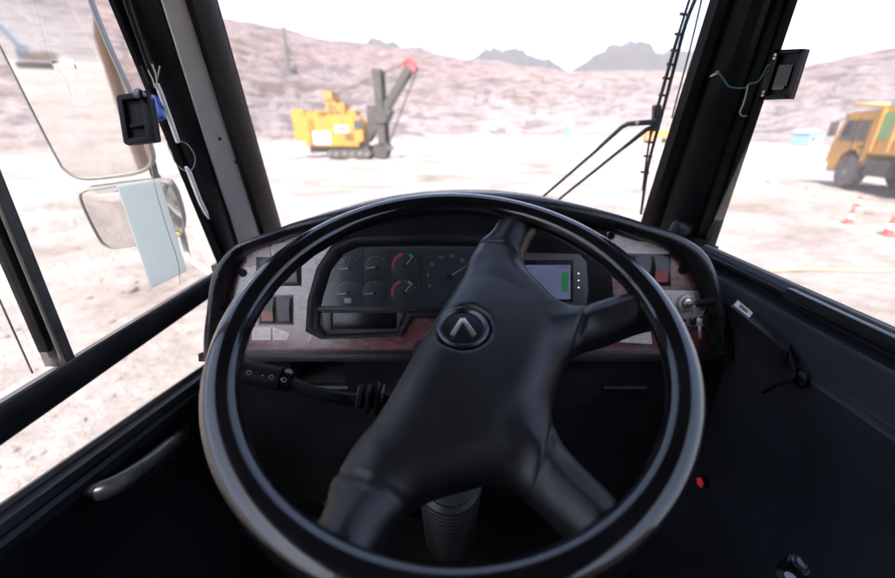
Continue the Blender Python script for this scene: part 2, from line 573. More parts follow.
M['ground'] = dirt_material('pit_floor_dirt', [(0.30, (0.128, 0.102, 0.090)), (0.42, (0.185, 0.155, 0.142)), (0.55, (0.245, 0.214, 0.200)), (0.70, (0.158, 0.128, 0.115))],
                            0.22, 1.0, bdist=0.22, fine=2.6, contrast=(0.78, 1.16), gain=1.22)
M['slope'] = dirt_material('pit_slope_rock', [(0.30, (0.085, 0.072, 0.074)), (0.42, (0.150, 0.118, 0.114)), (0.52, (0.235, 0.208, 0.206)), (0.60, (0.100, 0.086, 0.090)), (0.72, (0.19, 0.138, 0.126))],
                           0.045, 1.0, strata=4.5, bdist=4.0, fine=0.25, contrast=(0.66, 1.25), gain=1.48,
                           zcols=[(0.10, (1.45, 1.40, 1.38)), (0.30, (1.08, 1.05, 1.08)), (0.42, (1.0, 0.88, 0.86)), (0.52, (0.82, 0.77, 0.81)), (0.66, (0.92, 0.74, 0.70)), (0.85, (0.76, 0.66, 0.66))])
M['mesa'] = dirt_material('mesa_rock', [(0.3, (0.026, 0.023, 0.026)), (0.5, (0.042, 0.036, 0.039)), (0.7, (0.060, 0.050, 0.052))], 0.02, 1.0, strata=1.5, bdist=3.0, fine=0.1, gain=0.7)


def gz(x, y):                                # relief of the pit floor
    r = math.hypot(x, y)
    a = min(1, max(0, (r - 2.5) / 4)) * (1 if r < 90 else max(0, 1 - (r - 90) / 40))
    h = 0.16 * nz((x * 0.12, y * 0.12, 3.1), 4) + 0.05 * nz((x * 0.7, y * 0.7, 8.0), 4)
    if x < -4:
        h += 0.22 * min(1, (-4 - x) / 4) * nz((x * 0.55, y * 0.4, 1.0), 5)
    for yr in (9.0, 10.9, 15.5, 17.6):        # haul road crossing in front on the right
        d = abs(y - yr - 0.10 * x - 0.4 * math.sin(x * 0.15))
        if d < 0.45 and x > -2:
            h -= 0.07 * (1 - d / 0.45)
    # wheel ruts that run ahead past the cab
    for xr in (-9.5, -7.4, 4.6, 6.7):
        d = abs(x - xr - 0.02 * y)
        if d < 0.5:
            h -= 0.06 * (1 - d / 0.5)
    return h * a


V, Fc = [], []
nA, nR = 420, 230
rr = [1.2 * (2600 / 1.2) ** (i / (nR - 1)) for i in range(nR)]
V.append((0, 0, 0))
for r in rr:
    for k in range(nA):
        a = 2 * math.pi * k / nA
        x, y = r * math.sin(a), r * math.cos(a)
        V.append((x, y, gz(x, y) if r < 130 and -1.9 < a - (2 * math.pi if a > math.pi else 0) < 1.9 else 0.0))
for k in range(nA):
    Fc.append((0, 1 + (k + 1) % nA, 1 + k))
for i in range(nR - 1):
    for k in range(nA):
        Fc.append((1 + i * nA + k, 1 + i * nA + (k + 1) % nA, 1 + (i + 1) * nA + (k + 1) % nA, 1 + (i + 1) * nA + k))
ground = obj('ground', V, Fc, 'ground', smooth=180)
tag(ground, 'pale pinkish dirt floor of the open pit, rutted and dusty', 'ground', kind='structure')

# the worked slope of the pit: skyline elevations (degrees) read round the horizon
SKY = [(-180, 5), (-140, 6.0), (-110, 9), (-80, 13), (-60, 14.5), (-45, 14), (-34, 12.4), (-26.2, 11.2), (-21.8, 10.9), (-17.5, 10.4), (-11.9, 9.8), (-5.9, 9.2), (0.3, 8.5),
       (6.6, 7.7), (14, 6.7), (20.9, 6.4), (25.1, 6.2), (32, 5.6), (37.1, 5.7), (40.7, 6.3), (44.2, 6.7), (55, 7.5), (70, 7), (100, 5.0), (140, 4.5), (180, 5)]
R0 = [(-180, 190), (-110, 120), (-70, 70), (-45, 66), (-30, 88), (-15, 118), (0, 135), (15, 150), (30, 150), (40, 105), (50, 88), (70, 110), (120, 190), (180, 190)]


def bench(t):                                # benches cut into the slope
    n = 7
    u = t * n
    k = math.floor(u); f = u - k
    s = 0.06 * f if f < 0.5 else 0.03 + 0.97 * min(1, (f - 0.5) / 0.34)
    return (k + s) / n


V, Fc = [], []
nA, nT = 640, 150
for i in range(nA + 1):
    az = -180 + 360 * i / nA
    a = R(az)
    r0 = interp(R0, az) * (1 + 0.12 * nz((math.cos(a) * 2.2, math.sin(a) * 2.2, 0.3), 4))
    r1 = r0 + 190
    H = math.tan(R(interp(SKY, az))) * r1 + EYE
    H *= 1 + 0.025 * nz((math.cos(a) * 14, math.sin(a) * 14, 4.2), 5)
    for j in range(nT + 4):
        if j < nT:
            t = j / (nT - 1)
        else:
            t = 1 + 0.25 * (j - nT + 1)
        r = r0 + (r1 - r0) * t
        x, y = r * math.sin(a), r * math.cos(a)
        tt = min(1.0, max(0.0, t + 0.045 * nz((x * 0.012, y * 0.012, 1.7), 5) * math.sin(math.pi * min(1, t))))
        ramp = nz((x * 0.006, y * 0.006, 9.1), 3)
        w = min(1, max(0.25, 0.85 + 0.7 * ramp))
        h = H * lerp(tt ** 0.92, bench(tt), w)
        gl_ = abs(nz((math.cos(a) * 22, math.sin(a) * 22, t * 1.2), 4))
        h -= 3.0 * max(0, .35 - gl_) / .35 * math.sin(math.pi * min(1, t)) ** 1.5
        h += (0.3 + 1.9 * math.sin(math.pi * min(1, t))) * nz((x * 0.06, y * 0.06, h * 0.07), 6, 0.75) * min(1, t * 6)
        if t > 1:
            h = H * (1 - 0.12 * (t - 1) ** 2 * 4) - 2 * (t - 1)
        V.append((x, y, h - 0.6 * (t <= 0)))
q = nT + 4
for i in range(nA):
    for j in range(q - 1):
        Fc.append((i * q + j, (i + 1) * q + j, (i + 1) * q + j + 1, i * q + j + 1))
slope = obj('pit_slope', V, Fc, 'slope', smooth=60)
tag(slope, 'pink and grey terraced slope of the open pit, dusty in the haze', 'hill', kind='structure')


def mesa(name, prof, y0, depth, label):
    """a flat-topped hill: outline of its crest (pixels of the skyline) taken at its real distance"""
    pts = [PY(px, py, y0) for px, py in prof]
    xs = [(p.x, p.z) for p in pts]
    x0, x1 = xs[0][0], xs[-1][0]
    V, Fc = [], []
    nx, ny = 150, 30
    for i in range(nx + 1):
        x = lerp(x0, x1, i / nx)
        top = interp(xs, x)
        for j in range(ny + 1):
            v = j / ny * 2 - 1
            y = y0 + v * depth
            fall = min(1, (1 - abs(v)) / 0.75) ** 0.8
            base = 20
            h = base + (top - base) * fall + (4.5 * nz((x * 0.07, y * 0.03, 2.0), 6, .6) - 5 * max(0, .3 - abs(nz((x * .04, 3.3, y * .006), 3))) * (1 - abs(1 - 2 * fall))) * fall
            V.append((x + 4 * v * nz((x * .02, 1, 1)), y, h))
    for i in range(nx):
        for j in range(ny):
            a = i * (ny + 1) + j
            Fc.append((a, a + ny + 1, a + ny + 2, a + 1))
    o = obj(name, V, Fc, 'mesa', smooth=50)
    tag(o, label, 'mesa', 'mesas on the skyline', 'structure')


mesa('mesa', [(345, 62), (362, 47), (372, 41), (383, 41), (396, 46), (412, 49), (422, 50), (430, 54), (450, 64)], 620, 60, 'small dark knoll on the skyline above the yellow shovel')
mesa('mesa', [(440, 78), (472, 60), (484, 52), (498, 51), (522, 51), (530, 58), (548, 61), (556, 66), (572, 80)], 640, 60, 'flat-topped grey mesa in the middle of the skyline')
mesa('mesa', [(560, 82), (578, 67), (590, 61), (605, 52), (613, 45), (630, 45), (642, 44), (651, 53), (664, 54), (675, 52), (700, 54), (735, 60), (775, 84)], 640, 70, 'largest grey mesa on the skyline beside the wiper blade')

# loose stones on the pit floor
b = bmesh.new()
cnt = 0
while cnt < 1100:
    az = random.uniform(-75, 75); r = 3.0 + 60 * random.random() ** 1.6
    x, y = r * math.sin(R(az)), r * math.cos(R(az))
    if -2.2 < x < 3.2 and y < 6: continue
    if nz((x * 0.15, y * 0.15, 5.5), 3) < (-0.05 if x < -3 else 0.12): continue
    s = random.uniform(0.012, 0.05) * (1 + (random.random() < 0.04) * 2.0)
    z = gz(x, y)
    g = bmesh.ops.create_icosphere(b, subdivisions=1, radius=s, matrix=Matrix.Translation((x, y, z + s * 0.25)) @ Matrix.Rotation(random.uniform(0, 6), 4, 'Z') @ Matrix.Diagonal((1.25, 0.9, 0.65, 1)))
    for v in g['verts']:
        v.co += Vector((random.uniform(-1, 1), random.uniform(-1, 1), random.uniform(-1, 1))) * s * 0.22
    cnt += 1
st = from_bm('loose_stones', b, 'ground', smooth=25)
tag(st, 'loose pale stones strewn over the dirt floor', 'stones', kind='stuff')
# ================================================================== the truck the camera sits in
XL, XR = -0.58, 0.60                          # inner faces of the left and right sides
truck = thing('truck_cab', 'cab of the truck the camera sits in, black trim round large windows', 'truck', Vector((0, 0, 0.0)))


def pline(top, bot, yt, yb, lo=-0.25, hi=1.75, n=8, push=0.0):
    """edge of a raked pillar through two points, carried on down behind the dash and up to the roof"""
    a, b_ = PY(*bot, yb), PY(*top, yt)
    out = []
    for i in range(n):
        t = lerp(lo, hi, i / (n - 1))
        out.append(a + (b_ - a) * t + Vector((0, -push, 0)))
    return out


# left pillar: seal ribs, dark channel, grey painted face, black windscreen bead
Ls = [((108, 0), (218, 266), .815, .940, 0.0), ((112, 0), (220, 264), .817, .95, .010), ((117, 0), (223, 262), .818, .96, .010), ((120, 0), (224.5, 261), .82, .965, 0.0),
      ((124, 0), (226, 260), .821, .97, 0.0), ((127, 0), (227.5, 258), .822, .975, .009), ((133, 0), (230, 256), .824, .98, .009), ((136, 0), (232, 254), .825, .985, 0.0),
      ((144, 0), (235, 250), .827, 1.0, 0.0), ((160, 0), (237, 244), .83, 1.03, .004)]
LG = [((162, 0), (238, 243), .83, 1.03, .004), ((166, 0), (240, 241), .833, 1.033, .010), ((183, 0), (257, 233), .86, 1.07, .010), ((187, 0), (260, 232), .865, 1.075, .004)]
LB = [((188, 0), (260, 231), .866, 1.076, .008), ((196, 0), (266, 229), .87, 1.085, .016), ((206, 0), (273, 226), .885, 1.10, .010), ((210, 0), (276, 225), .89, 1.105, -.012)]
pl = tag(obj('pillar', [], [], 'soft', truck), 'left windscreen pillar with a grey painted face between black seals')


def fill(o, lines, back=None, close=True):
    n = len(lines[0])
    allv = [p for l in lines for p in l]
    Fc = []
    k = len(lines)
    for i in range(k if close else k - 1):
        for j in range(n - 1):
            a = i * n + j; b_ = ((i + 1) % k) * n + j
            Fc.append((a, a + 1, b_ + 1, b_))
    me = o.data
    me.clear_geometry()
    me.from_pydata([tuple(v) for v in allv], [], Fc)
    b = bmesh.new(); b.from_mesh(me); bmesh.ops.recalc_face_normals(b, faces=b.faces); b.to_mesh(me); b.free()
    me.polygons.foreach_set('use_smooth', [True] * len(me.polygons))
    me.set_sharp_from_angle(angle=R(28))


l_lines = [pline(t, b_, yt, yb, push=p) for t, b_, yt, yb, p in Ls]
g_lines = [pline(t, b_, yt, yb, push=p) for t, b_, yt, yb, p in LG]
b_lines = [pline(t, b_, yt, yb, push=p) for t, b_, yt, yb, p in LB]
outer_l = [[p + Vector((-.03, .06, 0)) for p in b_lines[-1]], [p + Vector((-.03, .05, 0)) for p in l_lines[0]]]
fill(pl, l_lines + [g_lines[0], b_lines[0]][:0] + [[p + Vector((0, .012, 0)) for p in g_lines[-1]]] + [[p + Vector((0, .02, 0)) for p in b_lines[-1]]] + outer_l)
strip('painted_face', g_lines + [[p + Vector((0, .012, 0)) for p in g_lines[-1]], [p + Vector((0, .012, 0)) for p in g_lines[0]]], 'pillar', pl, close=True)
strip('windscreen_bead', b_lines + [[p + Vector((0, .012, 0)) for p in b_lines[-1]], [p + Vector((0, .012, 0)) for p in b_lines[0]]], 'rubber', pl, close=True)
for (px, py) in ((221, 139), (237, 162)):     # bolts on the grey face
    c = PY(px, py, .945)
    lathe('bolt', [(.0035, 0), (.0035, .002), (.002, .003)], 'rubber', pl, 10, c + Vector((0, -.004, 0)), (0.3, -1, .2))

# right pillar
Rs = [((713, 0), (645, 215), .905, 1.10, -.012), ((716, 0), (648, 216), .90, 1.095, .010), ((724, 0), (655, 219), .895, 1.085, .016), ((731, 0), (660, 222), .89, 1.075, .008),
      ((738, 0), (664, 226), .875, 1.06, .006), ((746, 0), (672, 230), .865, 1.04, .018), ((757, 0), (682, 234), .86, 1.02, .022), ((766, 0), (690, 238), .855, 1.0, .014),
      ((769, 0), (692, 240), .855, .99, 0.0), ((772, 0), (695, 240), .85, .985, 0.0), ((774, 0), (697, 241), .85, .98, .010), ((781, 0), (702, 243), .846, .965, .010),
      ((783, 0), (704, 244), .845, .96, 0.0), ((786, 0), (706, 245), .842, .955, 0.0), ((788, 0), (708, 246), .84, .95, .010), ((794, 0), (712, 247), .835, .935, .010), ((796, 0), (714, 248), .832, .93, 0.0)]
pr = tag(obj('pillar', [], [], 'soft', truck), 'right windscreen pillar, dark trim with ribbed seals')
r_lines = [pline(t, b_, yt, yb, push=p) for t, b_, yt, yb, p in Rs]
fill(pr, r_lines + [[p + Vector((.03, .055, 0)) for p in r_lines[-1]], [p + Vector((.035, .06, 0)) for p in r_lines[0]]])

# windscreen between the two beads
wl0 = [p + Vector((0, .010, 0)) for p in b_lines[-1]]
wr0 = [p + Vector((0, .010, 0)) for p in r_lines[0]]
mids = []
for k in range(13):
    t = k / 12
    bow = 0.05 * math.sin(math.pi * t)
    mids.append([lerp(a, b_, t) + Vector((0, bow, 0)) for a, b_ in zip(wl0, wr0)])
back = [[p + Vector((0, .005, 0)) for p in l] for l in mids[::-1]]
strip('windscreen', mids + back, 'glass', truck, close=True, smooth=30)
# roof, rear wall, floor, firewall
roof_z = 0.52
rb = bmesh.new()
bbox(rb, W(0.01, -0.03, roof_z + .04), (1.30, 1.62, .08), bevel=.03)
roof = from_bm('roof', rb, 'orange', truck)
box('headliner', W(0.01, -0.03, roof_z - .006), (1.20, 1.50, .012), 'liner', roof)
# rear wall with a window
def wall_with_hole(name, x0, x1, z0, z1, hx0, hx1, hz0, hz1, y, t, m, parent):
    parts = [boxv(((x0 + hx0) / 2, y, (z0 + z1) / 2), (hx0 - x0, t, z1 - z0)), boxv(((x1 + hx1) / 2, y, (z0 + z1) / 2), (x1 - hx1, t, z1 - z0)),
             boxv(((hx0 + hx1) / 2, y, (z0 + hz0) / 2), (hx1 - hx0, t, hz0 - z0)), boxv(((hx0 + hx1) / 2, y, (z1 + hz1) / 2), (hx1 - hx0, t, z1 - hz1))]
    V, Fc = join(parts)
    return obj(name, V, Fc, m, parent)
box('rear_wall', W(.015, -.81, -.365), (1.27, .05, 1.77), 'liner', truck)
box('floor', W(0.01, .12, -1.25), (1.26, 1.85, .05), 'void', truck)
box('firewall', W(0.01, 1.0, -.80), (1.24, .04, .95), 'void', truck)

# ---- left door: upper window, bar, low window, inner panel
ld = tag(obj('door', *join([boxv(W(-.60, .06, -.92), (.04, 1.72, .62))]), 'panel', truck), 'left door with a low second window and a grab handle')
zt, zb = -0.322, -0.372
bar_pts = [(-.567, zt), (-.564, zt - .004), (-.564, zb + .004), (-.567, zb), (-.612, zb - .004), (-.612, zt - .02)]
strip('window_bar', [[W(x, -.78, z), W(x, .98, z)] for x, z in bar_pts], 'black_paint', ld, close=True, smooth=50)
def sill_z(y): return -0.452 - 0.155 * (y - .371)
ys = [-.78, -.2, .37, .52, .777, .98]
prof = [(-.62, -.052), (-.600, -.026), (-.588, -.012), (-.580, -.010), (-.574, -.013), (-.566, -.014), (-.560, -.024), (-.564, -.030), (-.556, -.036), (-.553, -.05), (-.572, -.065), (-.574, -.22), (-.62, -.22)]
strip('sill', [[W(x, y, sill_z(y) + dz) for y in ys] for x, dz in prof], 'plastic', ld, close=True, smooth=30)
strip('sill_lip', [[W(x, y, sill_z(y) + dz) for y in ys] for x, dz in ((-.622, -.050), (-.602, -.020), (-.592, -.004), (-.583, -.001), (-.581, -.009), (-.60, -.024))], 'tan_lip', ld, close=True)
hp = catmull([PX(85, 494, -.578), PX(92, 493, -.548), PX(118, 485, -.522), PX(150, 465, -.516), PX(172, 445, -.528), PX(182, 432, -.552), PX(184, 426, -.58)], 6)
tube('grab_handle', hp, [.012 + .006 * math.sin(math.pi * i / (len(hp) - 1)) for i in range(len(hp))], 'hood', ld, 12)
box('door_skin', W(-.642, .06, -.93), (.02, 1.72, .62), 'orange', ld)
# window post with its shorter rubber strip
pp = [PX(0, 205, XL), PX(75, 352, XL)]
py0 = .532
post = strip('window_post', [[W(x, y, -.33), W(x, y, roof_z)] for x, y in ((-.578, .515), (-.573, .518), (-.573, .533), (-.578, .536), (-.604, .536), (-.604, .515))], 'dusty_black', ld, close=True, smooth=50)
strip('post_seal', [[W(x, y, -.30), W(x, y, roof_z)] for x, y in ((-.583, .506), (-.580, .507), (-.580, .513), (-.582, .5145), (-.594, .5145), (-.594, .506))], 'rubber', ld, close=True, smooth=50)
tube('post_trim', [W(-.573, .5135, -.315), W(-.573, .5135, roof_z)], .0018, 'tan_lip', ld, 6)


def pane(name, pts, x, t, m, parent):
    V = [Vector((x, p[0], p[1] + EYE)) for p in pts] + [Vector((x - t, p[0], p[1] + EYE)) for p in pts]
    n = len(pts)
    Fc = [tuple(range(n)), tuple(range(2 * n - 1, n - 1, -1))] + [(i, i + n, (i + 1) % n + n, (i + 1) % n) for i in range(n)]
    return obj(name, V, Fc, m, parent, smooth=0)


pane('window_glass', [(.55, zt), (.955, zt), (.62, roof_z), (.55, roof_z)], -.600, .004, 'glass_side', ld)
pane('window_glass', [(-.75, zt), (.499, zt), (.499, roof_z), (-.75, roof_z)], -.592, .004, 'glass_side', ld)
pane('window_glass', [(-.75, sill_z(-.75) - .04), (.97, sill_z(.97) - .04), (.97, zb), (-.75, zb)], -.606, .004, 'glass_side', ld)
tube('glass_edge', [W(-.591, .485, zt), W(-.591, .485, roof_z)], .0012, 'tan_lip', ld, 6)
box('corner_post', W(-.60, -.76, -.1), (.05, .05, 1.3), 'soft', truck)
box('corner_post', W(.625, -.76, -.1), (.05, .05, 1.3), 'soft', truck)
box('roof_rail', W(-.60, .0, roof_z - .012), (.05, 1.4, .05), 'soft', truck)
box('roof_rail', W(.625, .0, roof_z - .012), (.05, 1.4, .05), 'soft', truck)

# ---- right door
rprof = [(.640, -.268), (.625, -.262), (.612, -.258), (.606, -.256), (.602, -.255), (.598, -.256), (.590, -.250), (.583, -.256), (.583, -.268), (.590, -.274), (.596, -.276),
         (.598, -.284), (.586, -.286), (.575, -.283), (.568, -.285), (.564, -.292), (.563, -.345), (.560, -.350), (.556, -.351), (.549, -.356), (.548, -.70), (.548, -1.23), (.640, -1.23)]
ysr = [-.78, .0, .5, .9, .99]
rd = tag(strip('door', [[W(x, y, z) for y in ysr] for x, z in rprof], 'panel', truck, close=True, smooth=35), 'right door with a padded dark panel and creased ledge')
strip('window_channel', [[W(x, y, z) for y in ysr] for x, z in ((.640, -.264), (.620, -.2545), (.602, -.2460), (.594, -.2475), (.594, -.254), (.640, -.268))], 'tan_lip', rd, close=True)
strip('window_seal', [[W(x, y, z) for y in ysr] for x, z in ((.600, -.2555), (.592, -.2535), (.583, -.2545), (.578, -.262), (.582, -.272), (.596, -.276), (.604, -.262))], 'rubber', rd, close=True, smooth=60)
box('seal_end', W(.578, .25, -.257), (.012, .76, .020), 'black_paint', rd, bevel=.004)
pane('window_glass', [(-.75, -.26), (.94, -.26), (.80, .25), (.72, roof_z), (-.75, roof_z)], .622, .004, 'glass_side', rd)
box('door_skin', W(.652, .1, -.78), (.02, 1.76, .98), 'orange', rd)
# the dump body behind, orange, seen in the mirror
dv = []
def hexa(p):                                  # 8 points, bottom ring then top ring
    return [Vector(v) for v in p], [(3, 2, 1, 0), (4, 5, 6, 7), (0, 1, 5, 4), (1, 2, 6, 5), (2, 3, 7, 6), (3, 0, 4, 7)]
db = obj('dump_body', *hexa([(-.62, -7.5, 1.3), (2.1, -7.5, 1.3), (2.1, -.90, 1.3), (-.62, -.90, 1.3), (-.68, -7.6, 3.1), (2.2, -7.6, 3.1), (2.2, -1.0, 3.1), (-.68, -1.0, 3.1)]), 'dusty_orange', truck, smooth=0)
for i in range(7):
    box('rib', (-.66, -1.7 - i * .9, 2.2), (.10, .14, 1.75), 'dusty_orange', db)
for yy in (-2.6, -4.9, -6.3):
    lathe('wheel', [(.30, -.16), (.58, -.18), (.66, -.12), (.66, .12), (.58, .18), (.30, .16)], 'tyre', truck, 28, (-.42, yy, .66), (1, 0, 0))

# ================================================================== dashboard
Pb, Pt = PY(455, 350, .70), PY(455, 225, .776)
vax = (Pt - Pb).normalized()
tau = math.atan2(vax.y, vax.z)
FM = Matrix.Translation(Vector((0, Pb.y, Pb.z))) @ Matrix.Rotation(math.pi / 2 - tau, 4, 'X')
FI = FM.inverted()
Fn = (FM.to_3x3() @ Vector((0, 0, 1))).normalized()


def fuv(px, py, h=0.0):
    p = FI @ PP(px, py, FM.to_translation() + Fn * h, Fn)
    return (p.x, p.y)


dash = thing('dashboard', 'black truck dashboard with burl panel, gauges and switches behind the steering wheel', 'dashboard', FM)
O_px = [(205, 358), (205, 335), (208, 312), (212, 282), (219, 265), (232, 249), (247, 240), (274, 230), (298, 221), (340, 209), (390, 198), (450, 192), (510, 193), (560, 200), (610, 212), (645, 223), (679, 235), (703, 251), (715, 275), (722, 311), (731, 344), (735, 358)]
I_px = [(221, 358), (221, 340), (222, 318), (225, 294), (231, 272), (239, 259), (250, 251), (275, 242), (299, 234), (340, 226), (390, 218), (450, 213), (510, 214), (560, 219), (605, 228), (632, 236), (666, 247), (688, 263), (702, 285), (709, 315), (714, 344), (716, 358)]
Oo = catmull([Vector((*fuv(x, y, .018), 0)) for x, y in O_px], 5)
Ii = catmull([Vector((*fuv(x, y, .020), 0)) for x, y in I_px], 5)
lines = []
fwd = FI.to_3x3() @ Vector((0, 1, 0))
dn = FI.to_3x3() @ Vector((0, 0, -1))
for spec in ((0, -.006), (0, .018), (.10, .028), (.28, .036), (.5, .039), (.72, .036), (.9, .028), (1, .016), (1.02, -.01)):
    lines.append([lerp(a, b_, spec[0]) + Vector((0, 0, spec[1])) for a, b_ in zip(Ii, Oo)])
lines.append([p + Vector((0, 0, -.012)) + fwd * .10 + dn * .004 for p in Oo])
lines.append([p + Vector((0, 0, -.012)) + fwd * .30 + dn * .05 for p in Oo])
V = [p for l in lines for p in l]
n = len(lines[0])
Fc = [(i * n + j, i * n + j + 1, (i + 1) * n + j + 1, (i + 1) * n + j) for i in range(len(lines) - 1) for j in range(n - 1)]
obj('hood', V, Fc, 'hood', dash, local=True, smooth=60)
# fascia behind the hood
fo = [(p.x, p.y) for p in catmull([Vector((*fuv(x, y, 0), 0)) for x, y in [(212, 350), (214, 318), (219, 285), (227, 263), (243, 247), (285, 233), (335, 219), (390, 209), (450, 204), (510, 205), (560, 212), (615, 222), (660, 235), (694, 255), (708, 282), (715, 315), (722, 350)]], 4)]
fascia = slab('fascia', fo, -.02, 0.0, 'burl', dash)
# lip under the fascia and the lower panel
lipL, lipR = fuv(208, 350)[0], fuv(742, 350)[0]
v350 = fuv(455, 350)[1]
lip = slab('lip', [(lipL, v350 - .016), (lipR + .01, v350 - .016), (lipR + .01, v350), (lipL, v350)], -.02, .034, 'plastic', dash, bevel=.004)
ylow = (FM @ Vector((0, v350 - .016, .030))).y + .012
ztop = (FM @ Vector((0, v350 - .016, .034))).z + .004
s0, s1 = PY(290, 361, ylow), PY(346, 386, ylow)
xa, xb = (FM @ Vector((lipL, 0, 0))).x + .012, (FM @ Vector((lipR, 0, 0))).x
lowp = wall_with_hole('lower_panel', xa, xb, EYE - .80, ztop, s0.x, s1.x, s1.z, s0.z, ylow + .006, .012, 'plastic', dash)
cx, cz, sw, sh = (s0.x + s1.x) / 2, (s0.z + s1.z) / 2, s1.x - s0.x, s0.z - s1.z
obj('tray', *join([boxv((cx, ylow + .07, s1.z - .003), (sw + .004, .12, .004)), boxv((s0.x - .003, ylow + .07, cz), (.004, .12, sh)), boxv((s1.x + .003, ylow + .07, cz), (.004, .12, sh)),
                   boxv((cx, ylow + .13, cz), (sw, .004, sh)), boxv((cx, ylow + .07, s0.z + .003), (sw + .004, .12, .004))]), 'monitor', lowp, smooth=0)
obj('tray_lip', *join([boxv((cx, ylow - .002, s1.z - .002), (sw + .006, .004, .005))]), 'switch_grey', lowp, smooth=0)
lathe('screw', [(.003, 0), (.003, .002)], 'void', lowp, 10, PY(290, 357, ylow) + Vector((0, -.001, 0)), (0, -1, 0))
s2 = PY(610, 387, ylow)
box('switch_bar', s2 + Vector((.03, -.002, 0)), (.085, .006, .004), 'monitor', lowp)
# right gusset that carries the lip to the door
obj('gusset', *join([hexa([FM @ Vector(v) for v in [(*fuv(716, 350), -.01), (*fuv(747, 352), -.01), (*fuv(747, 356), .03), (*fuv(716, 356), .03), (*fuv(716, 300), -.012), (*fuv(722, 300), -.012), (*fuv(722, 302), .012), (*fuv(716, 302), .012)]])]), 'plastic', dash)

# instrument cluster: black bezel, face, gauges
CO = [(304, 332), (306, 300), (315, 268), (330, 245), (352, 235), (430, 232), (505, 233), (512, 240), (512, 275), (512, 318), (412, 318), (402, 337), (320, 340)]
CI = [(319, 324), (322, 300), (331, 270), (344, 253), (360, 247), (430, 246), (496, 247), (502, 252), (502, 275), (502, 310), (407, 310), (398, 331), (327, 334)]
co = [Vector((*fuv(x, y, .016), 0)) for x, y in CO]
ci = [Vector((*fuv(x, y, .004), 0)) for x, y in CI]
ln = [[p + Vector((0, 0, -.004)) for p in co], [lerp(p, q_, .05) + Vector((0, 0, .012)) for p, q_ in zip(co, ci)], [lerp(p, q_, .25) + Vector((0, 0, .017)) for p, q_ in zip(co, ci)],
      [lerp(p, q_, .5) + Vector((0, 0, .017)) for p, q_ in zip(co, ci)], [lerp(p, q_, .75) + Vector((0, 0, .013)) for p, q_ in zip(co, ci)], [p + Vector((0, 0, .001)) for p in ci]]
n = len(co)
V = [p for l in ln for p in l]
Fc = [(i * n + j, i * n + (j + 1) % n, (i + 1) * n + (j + 1) % n, (i + 1) * n + j) for i in range(len(ln) - 1) for j in range(n)]
bez = obj('cluster_bezel', V, Fc, 'plastic', dash, local=True, smooth=40)
slab('cluster_face', [(p.x, p.y) for p in ci], .0005, .002, 'gauge_face', dash)


def frect(x0, y0, x1, y1, h=0.0):
    return [fuv(x0, y1, h), fuv(x1, y1, h), fuv(x1, y0, h), fuv(x0, y0, h)]


slab('divider', frect(318, 307, 503, 311, .008), .002, .009, 'plastic', bez, bevel=.001)
slab('warning_strip', frect(333, 313, 396, 329, .005), .002, .005, 'screen_black', bez, bevel=.001)
slab('strip_side', [fuv(*q_, .006) for q_ in ((324, 330), (331, 330), (331, 313), (322, 313))], .002, .006, 'monitor', bez, bevel=.001)
slab('strip_side', [fuv(*q_, .006) for q_ in ((398, 329), (404, 313), (398, 313))], .002, .006, 'monitor', bez, bevel=.001)
px_m = (Vector(fuv(401, 280)) - Vector(fuv(400, 280))).length


def gauge(px, py, rp, a0, a1, nt_, na, red=None, green=None, numbers=None, tick=(.0035, .0007), label=None):
    c = Vector((*fuv(px, py, .004), 0))
    r = rp * px_m
    g = lathe('gauge', [(r * 1.12, .0021), (r * 1.12, .003), (r * 1.08, .0034)], 'gauge_face', dash, 32, (c.x, c.y, 0), local=True)
    if label: g['label'] = label
    parts = []
    for i in range(nt_):
        a = R(lerp(a0, a1, i / (nt_ - 1)))
        L_ = tick[0] * (1.0 if i % 2 == 0 else .6)
        rot = Matrix.Rotation(a, 3, 'Z')
        parts.append(boxv((c.x + math.cos(a) * (r - L_ / 2), c.y + math.sin(a) * (r - L_ / 2), .0037), (L_, tick[1], .0005), rot))
    if numbers:
        for i, s in enumerate(numbers):
            a = R(lerp(a0, a1, i / (len(numbers) - 1)))
            v, f = text_mesh(s, r * .24)
            parts.append(([Vector((c.x + math.cos(a) * r * 1.0, c.y + math.sin(a) * r * 1.0, .0037)) + p for p in v], f))
    obj('dial_marks', *join(parts), 'mark', g, local=True, smooth=0)
    for arc, m_ in ((red, 'red_arc'), (green, 'green_mark')):
        if arc:
            V, Fc = [], []
            k = 14
            for i in range(k + 1):
                a = R(lerp(arc[0], arc[1], i / k))
                for q_, h in ((r * .82, .0036), (r * 1.0, .0036), (r * 1.0, .0040), (r * .82, .0040)):
                    V.append((c.x + math.cos(a) * q_, c.y + math.sin(a) * q_, h))
            for i in range(k):
                for j in range(4):
                    Fc.append((i * 4 + j, i * 4 + (j + 1) % 4, (i + 1) * 4 + (j + 1) % 4, (i + 1) * 4 + j))
            obj('coloured_arc', V, Fc, m_, g, local=True, smooth=0)
    a = R(na)
    d = Vector((math.cos(a), math.sin(a), 0)); s = Vector((-d.y, d.x, 0))
    tip = c + d * r * .95; tail = c - d * r * .1
    V = [tail + s * .0009, tail - s * .0009, tip - s * .0004, tip + s * .0004]
    V = [v + Vector((0, 0, .0052)) for v in V] + [v + Vector((0, 0, .0060)) for v in V]
    obj('needle', V, [(3, 2, 1, 0), (4, 5, 6, 7), (0, 1, 5, 4), (1, 2, 6, 5), (2, 3, 7, 6), (3, 0, 4, 7)], 'needle', g, local=True, smooth=0)
    lathe('needle_cap', [(r * .16, .0035), (r * .16, .0065), (r * .1, .0072)], 'rubber', g, 14, (c.x, c.y, 0), local=True)


